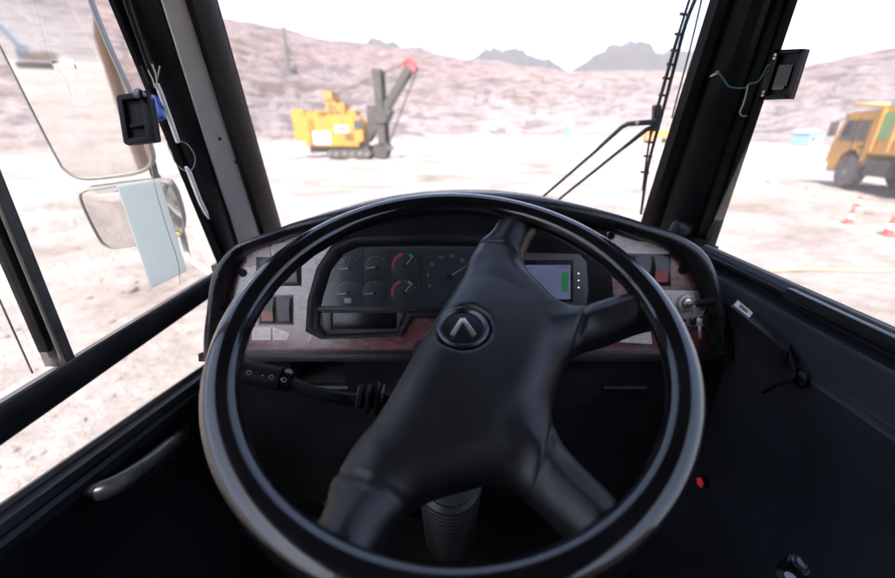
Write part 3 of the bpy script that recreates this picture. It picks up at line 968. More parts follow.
gauge(350, 268, 11.5, 175, 50, 7, 186, tick=(.0045, .0009), label='small gauge, top left in the cluster')
gauge(377, 267, 11.5, 175, 50, 7, 186, tick=(.0045, .0009), label='small gauge beside the upper red-arced dial')
gauge(348, 293, 11.5, 175, 50, 7, 186, tick=(.0045, .0009), label='small gauge, bottom left in the cluster')
gauge(375, 293, 11.5, 175, 50, 7, 186, tick=(.0045, .0009), label='small gauge beside the lower red-arced dial')
gauge(405, 266, 13, 200, -30, 9, 50, red=(190, 100), green=(72, 48), tick=(.004, .0008), label='upper dial with a red arc')
gauge(404, 293, 13, 200, -30, 9, 50, red=(195, 105), green=(72, 48), tick=(.004, .0008), label='lower dial with a red arc')
gauge(449, 277, 21, 205, 20, 13, 33, numbers=['0', '5', '10', '15', '20', '25', '30'], tick=(.003, .0006), label='large rev counter dial numbered 0 to 30')
for x in (363, 390, 421, 480):
    slab('seam', frect(x - .5, 249, x + .5, 306, .003), .002, .003, 'void', bez)
slab('seam', frect(322, 279.5, 421, 280.5, .003), .002, .003, 'void', bez)
slab('icon', frect(344, 298, 351, 303, .0036), .0035, .0039, 'mark', bez)
lo_ = [fuv(x, y, .011) for x, y in ((321, 306), (323, 298), (332, 270), (345, 254), (360, 249), (498, 249), (500, 306))]
slab('cluster_lens', lo_, .011, .012, 'lens', dash, smooth=0)
slab('hood_infill', [fuv(x, y, .004) for x, y in ((322, 240), (340, 226), (390, 214), (450, 210), (510, 211), (560, 217), (608, 226), (606, 244), (510, 238), (352, 238), (334, 246))], .0006, .004, 'soft', dash)  # black slab covering the burl strip between hood and cluster
# second bezel: dark centre field behind the monitor
slab('centre_trim', [fuv(x, y, .006) for x, y in ((514, 240), (598, 238), (611, 252), (614, 300), (608, 340), (560, 344), (514, 330))], -.001, .006, 'soft', dash, bevel=.003)


def rocker(x0, y0, x1, y1, lens='switch_grey'):
    o = slab('rocker_switch', frect(x0, y0, x1, y1, .004), .001, .005, 'switch', dash, bevel=.0012)
    w = .12 * (x1 - x0)
    t = lerp(y0, y1, .52)
    a = frect(x0 + w, y0 + 1.5, x1 - w, t, .006); b_ = frect(x0 + w, t + .3, x1 - w, y1 - 2, .006)
    # upper half leans back, lower half stands proud
    for r_, h_, m_, nm in ((a, (.0105, .0055), 'switch', 'rocker'), (b_, (.0075, .0105), lens, 'rocker_lens')):
        lo, hi = [Vector((*p, .003)) for p in r_], [Vector((r_[0][0], r_[0][1], h_[0])), Vector((r_[1][0], r_[1][1], h_[0])), Vector((r_[2][0], r_[2][1], h_[1])), Vector((r_[3][0], r_[3][1], h_[1]))]
        obj(nm, lo + hi, [(3, 2, 1, 0), (4, 5, 6, 7), (0, 1, 5, 4), (1, 2, 6, 5), (2, 3, 7, 6), (3, 0, 4, 7)], m_, o, local=True, smooth=0)
    return o


slab('switch_frame', frect(256, 257, 301, 286, .002), .0005, .002, 'switch', dash, bevel=.0008)
slab('switch_frame', frect(258, 295, 293, 325, .002), .0005, .002, 'switch_grey', dash, bevel=.0008)
slab('switch_frame', frect(626, 254, 671, 286, .002), .0005, .002, 'switch', dash, bevel=.0008)
rocker(259, 259, 275, 284); rocker(283, 260, 299, 284)
rocker(260, 297, 275, 323, 'switch_amber'); rocker(276.5, 297, 291.5, 323, 'switch_grey')
rocker(634, 256, 650, 284, 'switch_amber'); rocker(653, 256, 669, 284, 'switch_red')


def sticker(pts, label, border=True, n_=5):
    o = slab('sticker', [fuv(*p) for p in pts], .0004, .0008, 'sticker', dash)
    o['label'] = label
    c = [Vector((*fuv(*p), .0011)) for p in pts]
    parts = []
    for i in range(max(2, n_ // 2)):          # smudged red printing, not legible
        t = (i + .5) / max(2, n_ // 2)
        for s_ in (.3, .55, .78):
            p = lerp(lerp(c[0], c[1], t), lerp(c[3], c[2], t), s_ + random.uniform(-.08, .08))
            parts.append(boxv(p, (random.uniform(.5, .9) * (c[1] - c[0]).length / max(2, n_ // 2) * .8, random.uniform(.0005, .0012), .0004), Matrix.Rotation(random.uniform(-.15, .15), 3, 'Z')))
    obj('smudged_print', *join(parts), 'sticker_red', o, local=True, smooth=0)
    if border:
        parts = []
        for i in range(4):
            a, b_ = c[i], c[(i + 1) % 4]
            d = b_ - a
            parts.append(boxv((a + b_) / 2, (d.length, .0016, .0005), Matrix.Rotation(math.atan2(d.y, d.x), 3, 'Z')))
        obj('sticker_border', *join(parts), 'sticker_red', o, local=True, smooth=0)


sticker([(248, 267), (271, 258), (270, 246), (246, 253)], 'pale sticker with a red border above the left switches')
sticker([(273, 257), (300, 250), (296, 240), (272, 245)], 'pale sticker right of the red-bordered one on the left', False)
sticker([(252, 340), (271, 340), (271, 327), (252, 327)], 'left of the two white stickers under the left switches', False, 3)
sticker([(273, 340), (287, 340), (290, 333), (273, 327)], 'white pointed sticker under the left switches', False, 3)
sticker([(618, 253), (669, 254), (666, 243), (614, 240)], 'worn white and red sticker above the right switches', False, 8)
sticker([(620, 342), (652, 344), (650, 328), (620, 325)], 'red and white sticker low on the right of the panel', False, 4)
for (x, y, r_) in ((243, 273, .0065), (611, 236, .006), (683, 270, .0075)):
    p = fuv(x, y)
    lathe('blanking_plug', [(r_ * 1.25, .0002), (r_ * 1.25, .001), (r_, .0014), (r_ * .9, .0006), (r_ * .2, .0006)], 'void', dash, 20, (*p, 0), local=True)
tube('scratch', [(*fuv(307, 341), .0006), (*fuv(310, 339), .0006), (*fuv(311, 336), .0006), (*fuv(309, 335), .0006)], .0006, 'steel', dash, 5, local=True)
# ignition plate and lock
ip = slab('ignition_plate', [fuv(*p) for p in ((669, 327), (704, 326), (700, 291), (663, 290))], .0005, .003, 'worn_alu', dash, bevel=.001)
ic = fuv(685, 303)
lathe('lock_ring', [(.018, .003), (.018, .007), (.015, .009), (.012, .009), (.011, .006), (.002, .006)], 'worn_alu', ip, 28, (*ic, 0), local=True)
lathe('lock_barrel', [(.010, .006), (.010, .012), (.008, .013)], 'steel', ip, 20, (*ic, 0), local=True)
for i in range(3):
    slab('engraved_line', frect(671 + i * 9, 319, 677 + i * 9, 322, .003), .003, .0035, 'void', ip)

# keys in the lock
kw = FM @ Matrix.Translation((*ic, .012))
keys = thing('key_bunch', 'car key with black bow in the ignition, other keys dangling from its ring', 'keys', kw)
slab('key_blade', [(-.004, -.001), (.004, -.001), (.004, .001), (-.004, .001)], -.002, .012, 'steel', keys)
hp = [Vector((.002, 0, .012)), Vector((.010, .004, .022)), Vector((.024, .010, .032))]
kb = bmesh.new()
bbox(kb, (.016, .006, .026), (.036, .013, .009), Matrix.Rotation(.35, 3, 'Z') @ Matrix.Rotation(-.5, 3, 'Y'), bevel=.004)
from_bm('key_bow', kb, 'switch', keys, local=True)
ring = [Vector((.010 + .011 * math.cos(a), -.010 + .013 * math.sin(a), .016 + .004 * math.sin(a))) for a in [2 * math.pi * i / 20 for i in range(20)]]
tube('key_ring', ring, .0009, 'steel', keys, 6, True, local=True)
for dx, dl, rz, m_ in ((.004, .035, -.25, 'dark_chrome'), (.012, .040, .08, 'steel'), (.018, .030, .35, 'rubber')):
    rot = Matrix.Rotation(rz, 3, 'Z')
    b = bmesh.new()
    bbox(b, Vector((dx, -.020, .015)) + rot @ Vector((0, -dl * .35, 0)), (.013, .016, .003), rot, bevel=.001)
    bbox(b, Vector((dx, -.020, .015)) + rot @ Vector((0, -dl * .85, 0)), (.006, dl * .6, .002), rot, bevel=.0005)
    from_bm('hanging_key', b, m_, keys, local=True)

# monitor on the dash
MM = FM @ Matrix.Translation((0, 0, .050))
mon = thing('display_monitor', 'small grey monitor with a lit bluish screen beside the gauges', 'monitor', MM)
mo = [fuv(*p, .05) for p in ((503, 316), (578, 318), (586, 312), (589, 290), (587, 262), (580, 254), (503, 252))]
slab('housing', mo, -.045, 0, 'monitor', mon, bevel=.004)
sr = frect(519, 260, 573, 302, .05)
slab('screen_frame', sr, .0, .0015, 'screen_black', mon)
scr = slab('screen', frect(524, 265, 570, 299, .05), .0015, .0022, 'pixel_light', mon)
slab('green_block', frect(561, 272, 568, 292, .05), .0022, .0026, 'pixel_green', scr)
slab('title_bar', frect(558, 265.5, 568, 269, .05), .0022, .0026, 'pixel_ink', scr)
pr_ = []
for i in range(9):
    y = 268 + i * 3.4
    x = 526
    while x < 557:
        w = random.uniform(2, 8)
        if random.random() < .75:
            r_ = frect(x, y, min(558, x + w), y + 1.1, .05)
            pr_.append(([Vector((*p, .0022)) for p in r_] + [Vector((*p, .0025)) for p in r_], [(3, 2, 1, 0), (4, 5, 6, 7), (0, 1, 5, 4), (1, 2, 6, 5), (2, 3, 7, 6), (3, 0, 4, 7)]))
        x += w + random.uniform(1, 2.5)
obj('screen_rows', *join(pr_), 'pixel_ink', scr, local=True, smooth=0)
for i, m_ in enumerate(('led_green', 'led_white', 'led_white')):
    lathe('indicator_light', [(.0014, 0), (.0014, .0008), (.0007, .0013)], m_, mon, 12, (*fuv(578.5, 273.5 + 7 * i, .05), 0), local=True)

# ================================================================== steering wheel
WT = R(23.9)
WM0 = Matrix.Translation(W(.005, .388, -.197)) @ Matrix.Rotation(WT, 4, 'X')
WMx = WM0 @ Matrix.Rotation(R(66), 4, 'Z')
wheel = thing('steering_wheel', 'large black four-spoke steering wheel turned to the left', 'steering wheel', WMx)
V, Fc = [], []
nu, nv = 160, 48
for i in range(nu):
    a = 2 * math.pi * i / nu
    for j in range(nv):
        b_ = 2 * math.pi * j / nv
        rr_ = .0166 + .0009 * math.cos(2 * b_ + .6)
        if abs(b_ - math.pi * .93) < .08: rr_ -= .0007          # mould seam on the inside
        # finger waves moulded under the rim
        if math.sin(b_) < 0: rr_ += .0007 * math.sin(a * 40) * -math.sin(b_)
        V.append(((.2332 + rr_ * math.cos(b_)) * math.cos(a), (.2332 + rr_ * math.cos(b_)) * math.sin(a), rr_ * math.sin(b_)))
for i in range(nu):
    for j in range(nv):
        Fc.append((i * nv + j, ((i + 1) % nu) * nv + j, ((i + 1) % nu) * nv + (j + 1) % nv, i * nv + (j + 1) % nv))
obj('rim', V, Fc, 'rim', wheel, local=True, smooth=80)


def cap(p, a, b_, ra, rb_):
    pa, ba = p - a, b_ - a
    t = max(0, min(1, pa.dot(ba) / ba.dot(ba)))
    return (pa - ba * t).length - lerp(ra, rb_, t)


def smin(a, b_, k):
    h = max(0, min(1, .5 + .5 * (b_ - a) / k))
    return lerp(b_, a, h) - k * h * (1 - h)


SPK = [(Vector((.15, .002)), Vector((.245, -.006)), .031, .028), (Vector((-.15, .002)), Vector((-.245, -.006)), .031, .028),
       (Vector((.070, -.100)), Vector((.138, -.204)), .033, .025), (Vector((-.070, -.100)), Vector((-.138, -.204)), .033, .025)]
PADP = [Vector(p) for p in ((-.175, .022), (.175, .022), (.172, -.008), (.100, -.098), (.050, -.112), (-.050, -.112), (-.100, -.098), (-.172, -.008))]


def poly_sdf(p, P):
    d = 1e9; ins = False
    for i in range(len(P)):
        a, b_ = P[i], P[i - 1]
        e = b_ - a; w = p - a
        t = max(0, min(1, w.dot(e) / e.dot(e)))
        d = min(d, (w - e * t).length)
        if (a.y > p.y) != (b_.y > p.y) and p.x < (b_.x - a.x) * (p.y - a.y) / (b_.y - a.y) + a.x: ins = not ins
    return -d if ins else d


def pad_sdf(x, y):
    p = Vector((x, y))
    d = poly_sdf(p, PADP) - .012
    for s in SPK:
        d = smin(d, cap(p, *s), .026)
    return max(d, math.hypot(x, y) - .2375)


st_ = .003
nx, ny = int(.50 / st_), int(.30 / st_)
X0, Y0 = -.25, -.235
gsd = {}
for i in range(nx + 1):
    for j in range(ny + 1):
        gsd[i, j] = pad_sdf(X0 + i * st_, Y0 + j * st_)
def which(x, y):
    if y < -.128: return 3 if x > 0 else 4
    if abs(x) > .172: return 1 if x > 0 else 2
    return 0
top, bot = [dict() for _ in range(5)], [dict() for _ in range(5)]
cells = [[] for _ in range(5)]
for i in range(nx):
    for j in range(ny):
        q_ = [(i, j), (i + 1, j), (i + 1, j + 1), (i, j + 1)]
        if all(gsd[k] < st_ * .7 for k in q_):
            cells[which(X0 + (i + .5) * st_, Y0 + (j + .5) * st_)].append(q_)
bnd = set()
ECN = (Matrix.Rotation(R(-66), 3, 'Z') @ Vector((.012, .004, 0))).to_2d()
_ec = {}
for w_ in range(5):
    for q_ in cells[w_]:
        for m_ in range(4):
            e = (q_[m_], q_[(m_ + 1) % 4]); _ec[e] = 1
for (a, b_) in _ec:
    if (b_, a) not in _ec: bnd.add(a); bnd.add(b_)


def pad_pt(i, j, w_):
    x, y, d = X0 + i * st_, Y0 + j * st_, gsd[i, j]
    edge = (i, j) in bnd or d > -st_ * .3
    if edge:
        e = .0015
        g_ = Vector((pad_sdf(x + e, y) - pad_sdf(x - e, y), pad_sdf(x, y + e) - pad_sdf(x, y - e)))
        if g_.length > 1e-6 and math.hypot(x, y) < .231:
            g_.normalize(); x -= g_.x * d; y -= g_.y * d
        d = 0
    s = min(1, max(0, -d) / .046)
    h = -.046 + .037 * math.sqrt(max(0, 1 - (1 - s) ** 2))
    r_ = math.hypot(x, y + .02)
    if abs(y + .128) < .0032 or (abs(abs(x) - .172) < .0032 and y > -.128): h -= .0022                      # moulded joint between pad and spokes
    h += .006 * max(0, 1 - (r_ / .10) ** 2)
    rr2 = min(1, max(0, (math.hypot(x, y) - .16) / .065)); up_ = .017 * rr2 * rr2 * (3 - 2 * rr2)
    h += up_
    em_d = (Vector((x, y)) - ECN).length
    if em_d < .034: h = lerp(-.0115, h, max(0, (em_d - .029) / .005))
    hb = -.046 - .012 * s + up_
    return Vector((x, y, h)), Vector((x, y, hb))
for w_ in range(5):
    V, Fc, ix = [], [], {}
    ec = {}
    for q_ in cells[w_]:
        for k in q_:
            if k not in ix:
                a, b_ = pad_pt(*k, w_)
                ix[k] = len(V); V += [a, b_]
        Fc.append(tuple(ix[k] for k in q_))
        Fc.append(tuple(ix[k] + 1 for k in q_)[::-1])
        for m_ in range(4):
            e = (q_[m_], q_[(m_ + 1) % 4])
            ec[e] = ec.get(e, 0) + 1
    for (a, b_) in list(ec):
        if (b_, a) not in ec:
            Fc.append((ix[b_], ix[a], ix[a] + 1, ix[b_] + 1))
    obj('hub_pad' if w_ == 0 else 'spoke', V, Fc, 'pad', wheel, local=True, smooth=55)
# emblem in a round recess
ew = Matrix.Rotation(R(-66), 3, 'Z')
ecn = ew @ Vector((.012, .004, 0)); ecn.z = -.0075
em = lathe('emblem', [(.0290, -.003), (.0290, .0015), (.0265, .0030), (.0240, .0015), (.0225, -.001), (.0030, .0003)], 'dark_chrome', wheel, 40, ecn, local=True, smooth=35)
b = bmesh.new()
for ang in (62, 118):
    rot = Matrix.Rotation(R(ang), 3, 'Z')
    bbox(b, ecn + ew @ Vector((.0062 if ang == 118 else -.0062, -.001, .0016)), (.026, .0050, .003), ew @ rot, bevel=.001)
from_bm('emblem_chevron', b, 'steel', em, local=True)

# ================================================================== steering column
wn_ = (WM0.to_3x3() @ Vector((0, 0, 1))).normalized()
wc = WM0.to_translation()
def ax(s): return wc - wn_ * s
colm = thing('steering_column', 'dark steering column with ribbed rubber boot and indicator stalk', 'steering column', Matrix.Translation(ax(.95)))
rotc = Matrix.Rotation(WT, 3, 'X')
b = bmesh.new()
bbox(b, ax(.145), (.105, .105, .13), rotc, bevel=.02, seg=3)
from_bm('shroud', b, 'soft', colm)
V, Fc = lathe_geo([(.030, 0), (.030, .30)], 20, ax(.48), wn_)
obj('shaft', V, Fc, 'black_paint', colm)
prof = []
for i in range(17):
    prof += [(.050, -.024 * i), (.0600, -.024 * i - .006), (.0625, -.024 * i - .012), (.0600, -.024 * i - .017), (.0500, -.024 * i - .022)]
prof = [(.040, .012), (.050, .010)] + prof
obj('boot', *lathe_geo([(r_, z_) for r_, z_ in prof], 40, ax(.46), wn_), 'boot', colm, smooth=25)
# indicator stalk
root = PY(377, 399, ax(.13).y + .0)
tipp = PY(238, 371, ax(.13).y - .015)
k1, k2, k3 = lerp(root, tipp, .42), lerp(root, tipp, .62), lerp(root, tipp, .70)
k1 = k1 + Vector((0, 0, -.010)); k2 = k2 + Vector((0, 0, -.004))
lever = tube('indicator_stalk', catmull([root + Vector((.03, 0, 0)), root, lerp(root, k1, .5) + Vector((0, 0, -.004)), k1, k2, k3], 5), .0085, 'rubber', colm, 12)
dirr = (tipp - k3).normalized()
obj('stalk_grip', *lathe_geo([(.012, 0), (.0155, .002), (.0155, (tipp - k3).length - .004), (.0145, (tipp - k3).length), (.004, (tipp - k3).length + .001)], 20, k3, dirr), 'soft', lever)
obj('stalk_collar', *lathe_geo([(.010, -.014), (.0145, -.011), (.0145, -.002), (.012, -.001)], 20, k3, dirr), 'rim', lever)
dr0 = (root - k1).normalized()
for i in range(3):
    obj('stalk_boot_ring', *lathe_geo([(.012, 0), (.017 + .003 * i, .003), (.017 + .003 * i, .007), (.012, .010)], 20, lerp(k1, root, .62) + dr0 * (.0115 * i), dr0), 'rubber', lever)
# printed symbols on the grip
side = Vector((0, -.75, .66)).normalized()
parts = []
for t_, kind in ((.12, 'o'), (.32, 'd'), (.62, 'o'), (.85, 'd'), (-.10, 'd'), (-.16, 'o')):
    p = lerp(k3, tipp, t_) + side * (.0157 if t_ > 0 else .0148)
    if kind == 'o':
        parts.append(tube_geo([p + dirr * (.0026 * math.cos(a)) + dirr.cross(side) * (.0026 * math.sin(a)) for a in [2 * math.pi * i / 12 for i in range(12)]], .0003, 4, True))
    else:
        parts.append(boxv(p, (.0016, .0016, .0008)))
obj('stalk_symbols', *join(parts), 'mark', lever, smooth=0)
b = bmesh.new()
q1 = PY(382, 398, ax(.13).y - .005)
bbox(b, q1, (.004, .02, .030), Matrix.Rotation(R(12), 3, 'Y'), bevel=.001)  # paler bar, stands in for the highlight along the shroud's left edge
from_bm('shroud_highlight', b, 'monitor', colm)
# ================================================================== small things in and on the cab
# wiper on the windscreen: point on the glass for a pixel (glass tilt from its own edges)
wa, wb, wcn = mids[6][1], mids[6][6], mids[3][3]
wnorm = ((wb - wa).cross(mids[9][3] - mids[3][3])).normalized()
wpt = mids[6][3] + Vector((0, .022, 0))


def WS(px, py, out=0.0):
    return PP(px, py, wpt + Vector((0, out, 0)), wnorm)


wiper = thing('windscreen_wiper', 'black double-armed wiper parked at the right of the windscreen', 'wiper', Matrix.Translation(WS(545, 200)))
bl = [WS(701, -14), WS(686, 23), WS(674, 68), WS(666, 99), WS(659, 125), WS(648, 167), WS(641, 214)]
blade = tube('blade', catmull(bl, 5), .0042, 'rubber', wiper, 8)
b2 = [p + Vector((0, -.004, 0)) for p in catmull([WS(691, -8), WS(676, 40), WS(664, 82), WS(653, 122), WS(648, 145), WS(642, 190)], 4)]
tube('blade_spine', b2, [.0040 if 3 < i < 15 else .0028 for i in range(len(b2))], 'black_paint', blade, 6)
for i, (x, y) in enumerate(((684, 14), (679, 34), (675, 50), (671, 64), (667, 78), (663, 95), (656, 122), (651, 142), (648, 156), (645, 172))):
    p = WS(x - 4, y)
    q_ = WS(x + 4, y + 1)
    tube('blade_claw', [p, q_], .0030, 'black_paint', blade, 6)
br = WS(655, 122)
b = bmesh.new()
bbox(b, WS(656, 118), (.018, .014, .062), Matrix.Rotation(R(-16), 3, 'Y') @ Matrix.Rotation(R(18), 3, 'X'), bevel=.002)
from_bm('blade_mount', b, 'black_paint', wiper)
def flat_arm(name, pts, w0, w1):
    ps = [WS(*p, -.012) for p in pts]
    n_ = len(ps)
    tube(name, ps, [lerp(w0, w1, min(1, i / (n_ - 1) * 1.0)) for i in range(n_)], 'black_paint', wiper, 8)
flat_arm('arm', [(655, 122), (640, 123), (628, 124), (622, 127), (600, 147), (596, 151), (545, 195), (520, 218)], .0070, .0030)
flat_arm('arm', [(655, 126), (646, 130), (626, 146), (622, 149), (562, 197), (540, 216)], .0065, .0030)
lathe('rivet', [(.005, 0), (.005, .003), (.003, .004)], 'steel', wiper, 12, WS(637, 123.5, -.020), (0, -1, .3))
tube('washer_hose', catmull([WS(706, -20), WS(697, 20), WS(686, 65), WS(676, 102), WS(672, 118)], 5), .0020, 'rubber', wiper, 6)

# ---- mirrors outside the left window
mc = PY(85, 90, .98)
md = ray(40, 50).normalized()
mr_ = Vector((-.07, -1, 0)).normalized()
mN = (mr_ - md).normalized()


def mirror_frame(c, N_):
    z = N_.normalized(); y = (Vector((0, 0, 1)) - z * z.z).normalized(); x = y.cross(z)
    m_ = Matrix((x, y, z)).transposed().to_4x4()
    return Matrix.Translation(c) @ m_


def mirror_thing(name, label, px, c, N_, dome):
    MMx = mirror_frame(c, N_)
    t = thing(name, label, 'mirror', MMx, 'mirrors outside the left window')
    inv = MMx.inverted()
    out = catmull([inv @ PP(x, y, c, N_) for x, y in px], 5, True)
    o2 = [(p.x, p.y) for p in out]
    cx_ = sum(p[0] for p in o2) / len(o2); cy_ = sum(p[1] for p in o2) / len(o2)
    big = [(cx_ + (x - cx_) * 1.0, cy_ + (y - cy_) * 1.0) for x, y in o2]
    n_ = len(big)
    rings = [(1.0, .004), (1.01, -.004), (1.0, -.03), (.85, -.055), (.4, -.065)]
    V = [Vector((cx_ + (x - cx_) * s, cy_ + (y - cy_) * s, h)) for s, h in [(.968, .001), (.975, .004)] + rings for x, y in o2]
    Fc = [(i * n_ + j, i * n_ + (j + 1) % n_, (i + 1) * n_ + (j + 1) % n_, (i + 1) * n_ + j) for i in range(len(rings) + 1) for j in range(n_)]
    Fc.append(tuple((len(rings) + 1) * n_ + j for j in range(n_)))
    obj('housing', V, Fc, 'mirror_shell', t, local=True, smooth=50)
    V = [Vector((cx_, cy_, dome))]
    for k in range(1, 9):
        s = k / 8 * .972
        V += [Vector((cx_ + (x - cx_) * s, cy_ + (y - cy_) * s, dome * (1 - (k / 8) ** 2) + .0008)) for x, y in o2]
    Fc = [(0, 1 + j, 1 + (j + 1) % n_) for j in range(n_)]
    for k in range(7):
        Fc += [(1 + k * n_ + j, 1 + (k + 1) * n_ + j, 1 + (k + 1) * n_ + (j + 1) % n_, 1 + k * n_ + (j + 1) % n_) for j in range(n_)]
    obj('mirror_glass', V, Fc, 'mirror', t, local=True, smooth=180)
    return t


m1 = mirror_thing('side_mirror', 'tall upper rear-view mirror outside the left window', [(-38, -38), (-36, -26), (-10, 28), (24, 96), (56, 158), (66, 172), (84, 180), (120, 177), (143, 172), (152, 163), (150, 148), (132, 100), (104, 38), (78, -28), (70, -40), (20, -44)], mc, mN, .0)
c2 = PY(135, 215, 1.00)
N2 = (Vector((-.14, -1, -.62)).normalized() - ray(125, 215).normalized()).normalized()
m2 = mirror_thing('side_mirror', 'small lower wide-angle mirror below the tall mirror', [(80, 200), (84, 191), (100, 188), (140, 183), (164, 182), (173, 188), (180, 205), (184, 225), (178, 237), (150, 243), (118, 248), (106, 246), (97, 236)], c2, N2, .012)
brk = thing('mirror_bracket', 'grey tubular bracket carrying both mirrors on the left side', 'bracket', Matrix.Translation(W(-.66, .98, -.37)))
back_ = -mN * .05
j1, j2 = PP(142, 176, mc, mN) + Vector((0, .045, 0)), PP(160, 215, c2, N2) + Vector((0, .07, 0))
tube('upright', [j1 + Vector((0, 0, .10)), j1, lerp(j1, j2, .5), j2], .010, 'mirror_shell', brk, 10)
tube('stay', [j2, PY(188, 258, 1.06), PY(212, 275, 1.04), W(-.61, 1.02, -.36)], .008, 'pillar', brk, 10)

# pale card on the glass in front of the lower mirror
ca = [PX(118, 186, -.588), PX(160, 180, -.588), PX(187, 271, -.588), PX(152, 288, -.588)]
card = obj('pale_card', [p + Vector((dx, 0, 0)) for dx in (0, -.003) for p in ca], [(0, 1, 2, 3), (7, 6, 5, 4), (0, 4, 5, 1), (1, 5, 6, 2), (2, 6, 7, 3), (3, 7, 4, 0)], 'card', smooth=0)
tag(card, 'pale blue-green card stuck on the left window over the lower mirror', 'card')
cw = tube('hanging_thread', catmull([PX(150, 160, -.584), PX(156, 190, -.584), PX(166, 225, -.584), PX(178, 262, -.584), PX(180, 285, -.584)], 4), .0007, 'wire', None, 5)
tag(cw, 'thin wire hanging down beside the pale card', 'wire')

# black clip at the left pillar
cl = thing('pillar_clip', 'black plastic clip holder on the left pillar beside the mirror', 'holder', Matrix.Translation(PX(140, 122, -.57)))
ctr = PY(142, 121, .735)
rl_ = Matrix.Rotation(R(-7), 3, 'Y') @ Matrix.Rotation(R(-18), 3, 'X')
b = bmesh.new()
bbox(b, ctr, (.050, .014, .076), rl_, bevel=.005)
from_bm('shell', b, 'soft', cl)
for dx, dz, w, h in ((-.022, 0, .010, .078), (.020, 0, .014, .084), (.0, .036, .050, .010), (.0, -.036, .050, .010), (.002, -.012, .030, .006)):
    b = bmesh.new()
    bbox(b, ctr + rl_ @ Vector((dx, -.010, dz)), (w, .010, h), rl_, bevel=.003)
    from_bm('clip_jaw', b, 'soft', cl)
lathe('clip_pivot', [(.008, -.01), (.008, .012), (.005, .014)], 'rim', cl, 16, ctr + rl_ @ Vector((.018, -.012, .034)), (0, -1, .3))
bpos = PY(157, 108, .795)
bb = box('blue_cap', bpos, (.016, .014, .044), 'blue_pl', cl, rl_ @ Matrix.Rotation(R(-14), 3, 'Y'), .005)
# white tubes, the wire loop between them and the cable ends above
def pill(px, py, f_): return PY(px, py, f_)
t1 = thing('white_tube', 'upper white plastic tube tied along the left pillar', 'tube', Matrix.Translation(PY(178, 142, .84)), 'white tubes on the left pillar')
tube('tube_body', [PY(157, 84, .785), PY(160, 92, .79), PY(171, 122, .815), PY(178, 142, .83)], [.0035, .0045, .0045, .0042], 'white_pl', t1, 10)
t2 = thing('white_tube', 'lower white tube with a slanted tip on the left pillar', 'tube', Matrix.Translation(PY(208, 217, .90)), 'white tubes on the left pillar')
tube('tube_body', [PY(186, 167, .85), PY(189, 172, .855), PY(200, 201, .885), PY(206, 213, .90), PY(209, 219, .905)], [.0030, .0046, .0046, .0044, .0012], 'white_pl', t2, 10)
loop = tube('wire_loop', catmull([PY(178, 140, .828), PY(188, 145, .835), PY(195, 157, .842), PY(193, 168, .85), PY(186, 171, .852), PY(177, 165, .845), PY(170, 152, .835), PY(167, 142, .825)], 5), .0008, 'wire', None, 6)
tag(loop, 'thin steel wire loop between the two white tubes', 'wire')
ce = thing('cable_ends', 'frayed cable ends hanging down the left pillar above the white tube', 'cable', Matrix.Translation(PY(152, 82, .78)))
for pts in (((124, 0, .785), (136, 34, .786), (147, 66, .786), (152, 86, .786)), ((130, 0, .785), (141, 34, .786), (152, 66, .786), (157, 80, .786)), ((142, 66, .782), (146, 76, .782), (149, 84, .782))):
    tube('cable', catmull([PY(*p) for p in pts], 4), .0022, 'rubber', ce, 6)
for pts in (((152, 64, .772), (156, 74, .776), (157, 84, .78)), ((160, 66, .775), (158, 76, .778), (156, 86, .782)), ((148, 70, .772), (153, 80, .778), (155, 88, .782))):
    tube('frayed_wire', [PY(*p) for p in pts], .0012, 'worn_alu', ce, 5)

# black holder and green wire at the right pillar
hc = [PX(778, 50, .575), PX(806, 49, .575), PX(790, 99, .575), PX(762, 100, .575)]
ho = thing('pillar_bracket', 'flat black bracket hanging at the right window by the green wire', 'bracket', Matrix.Translation(hc[3]))
def quadslab(name, q4, d, m_, parent, off=Vector((0, 0, 0))):
    return obj(name, [p + off for p in q4] + [p + off + d for p in q4], [(0, 1, 2, 3), (7, 6, 5, 4), (0, 4, 5, 1), (1, 5, 6, 2), (2, 6, 7, 3), (3, 7, 4, 0)], m_, parent, smooth=0)
quadslab('plate', hc, Vector((.012, .006, 0)), 'soft', ho)
def bil(u, v): return lerp(lerp(hc[0], hc[1], u), lerp(hc[3], hc[2], u), v)
for (u0, v0, u1, v1) in ((0, 0, 1, .07), (0, .93, 1, 1), (0, 0, .20, 1), (.92, 0, 1, 1)):
    quadslab('raised_edge', [bil(u0, v0), bil(u1, v0), bil(u1, v1), bil(u0, v1)], Vector((-.006, -.002, 0)), 'soft', ho, Vector((-.0008, 0, 0)))
quadslab('pocket', [bil(.30, .30), bil(.80, .30), bil(.80, .78), bil(.30, .78)], Vector((-.004, -.002, 0)), 'switch', ho, Vector((-.0006, 0, 0)))
quadslab('pocket_slot', [bil(.36, .72), bil(.76, .72), bil(.76, .80), bil(.36, .80)], Vector((-.002, -.001, 0)), 'monitor', ho, Vector((-.0056, -.0025, 0)))
for (u, v) in ((.1, .10), (.1, .17), (.1, .84), (.1, .91)):
    lathe('screw', [(.0022, 0), (.0022, .002)], 'steel', ho, 8, bil(u, v) + Vector((-.0075, -.003, 0)), (-1, -.4, 0))
quadslab('hinge', [PX(766, 66, .572), PX(772, 63, .572), PX(769, 86, .572), PX(762, 88, .572)], Vector((.012, .006, 0)), 'rubber', ho)
gw = tube('green_wire', catmull([PY(718, 72, .89), PY(724, 80, .885), PY(730, 87, .88), PY(745, 88, .86), PY(749, 84, .85), PY(757, 82, .835), PY(762, 76, .82), PY(768, 66, .805), PY(773, 64, .80)], 5), .0014, 'green_wire', None, 6)
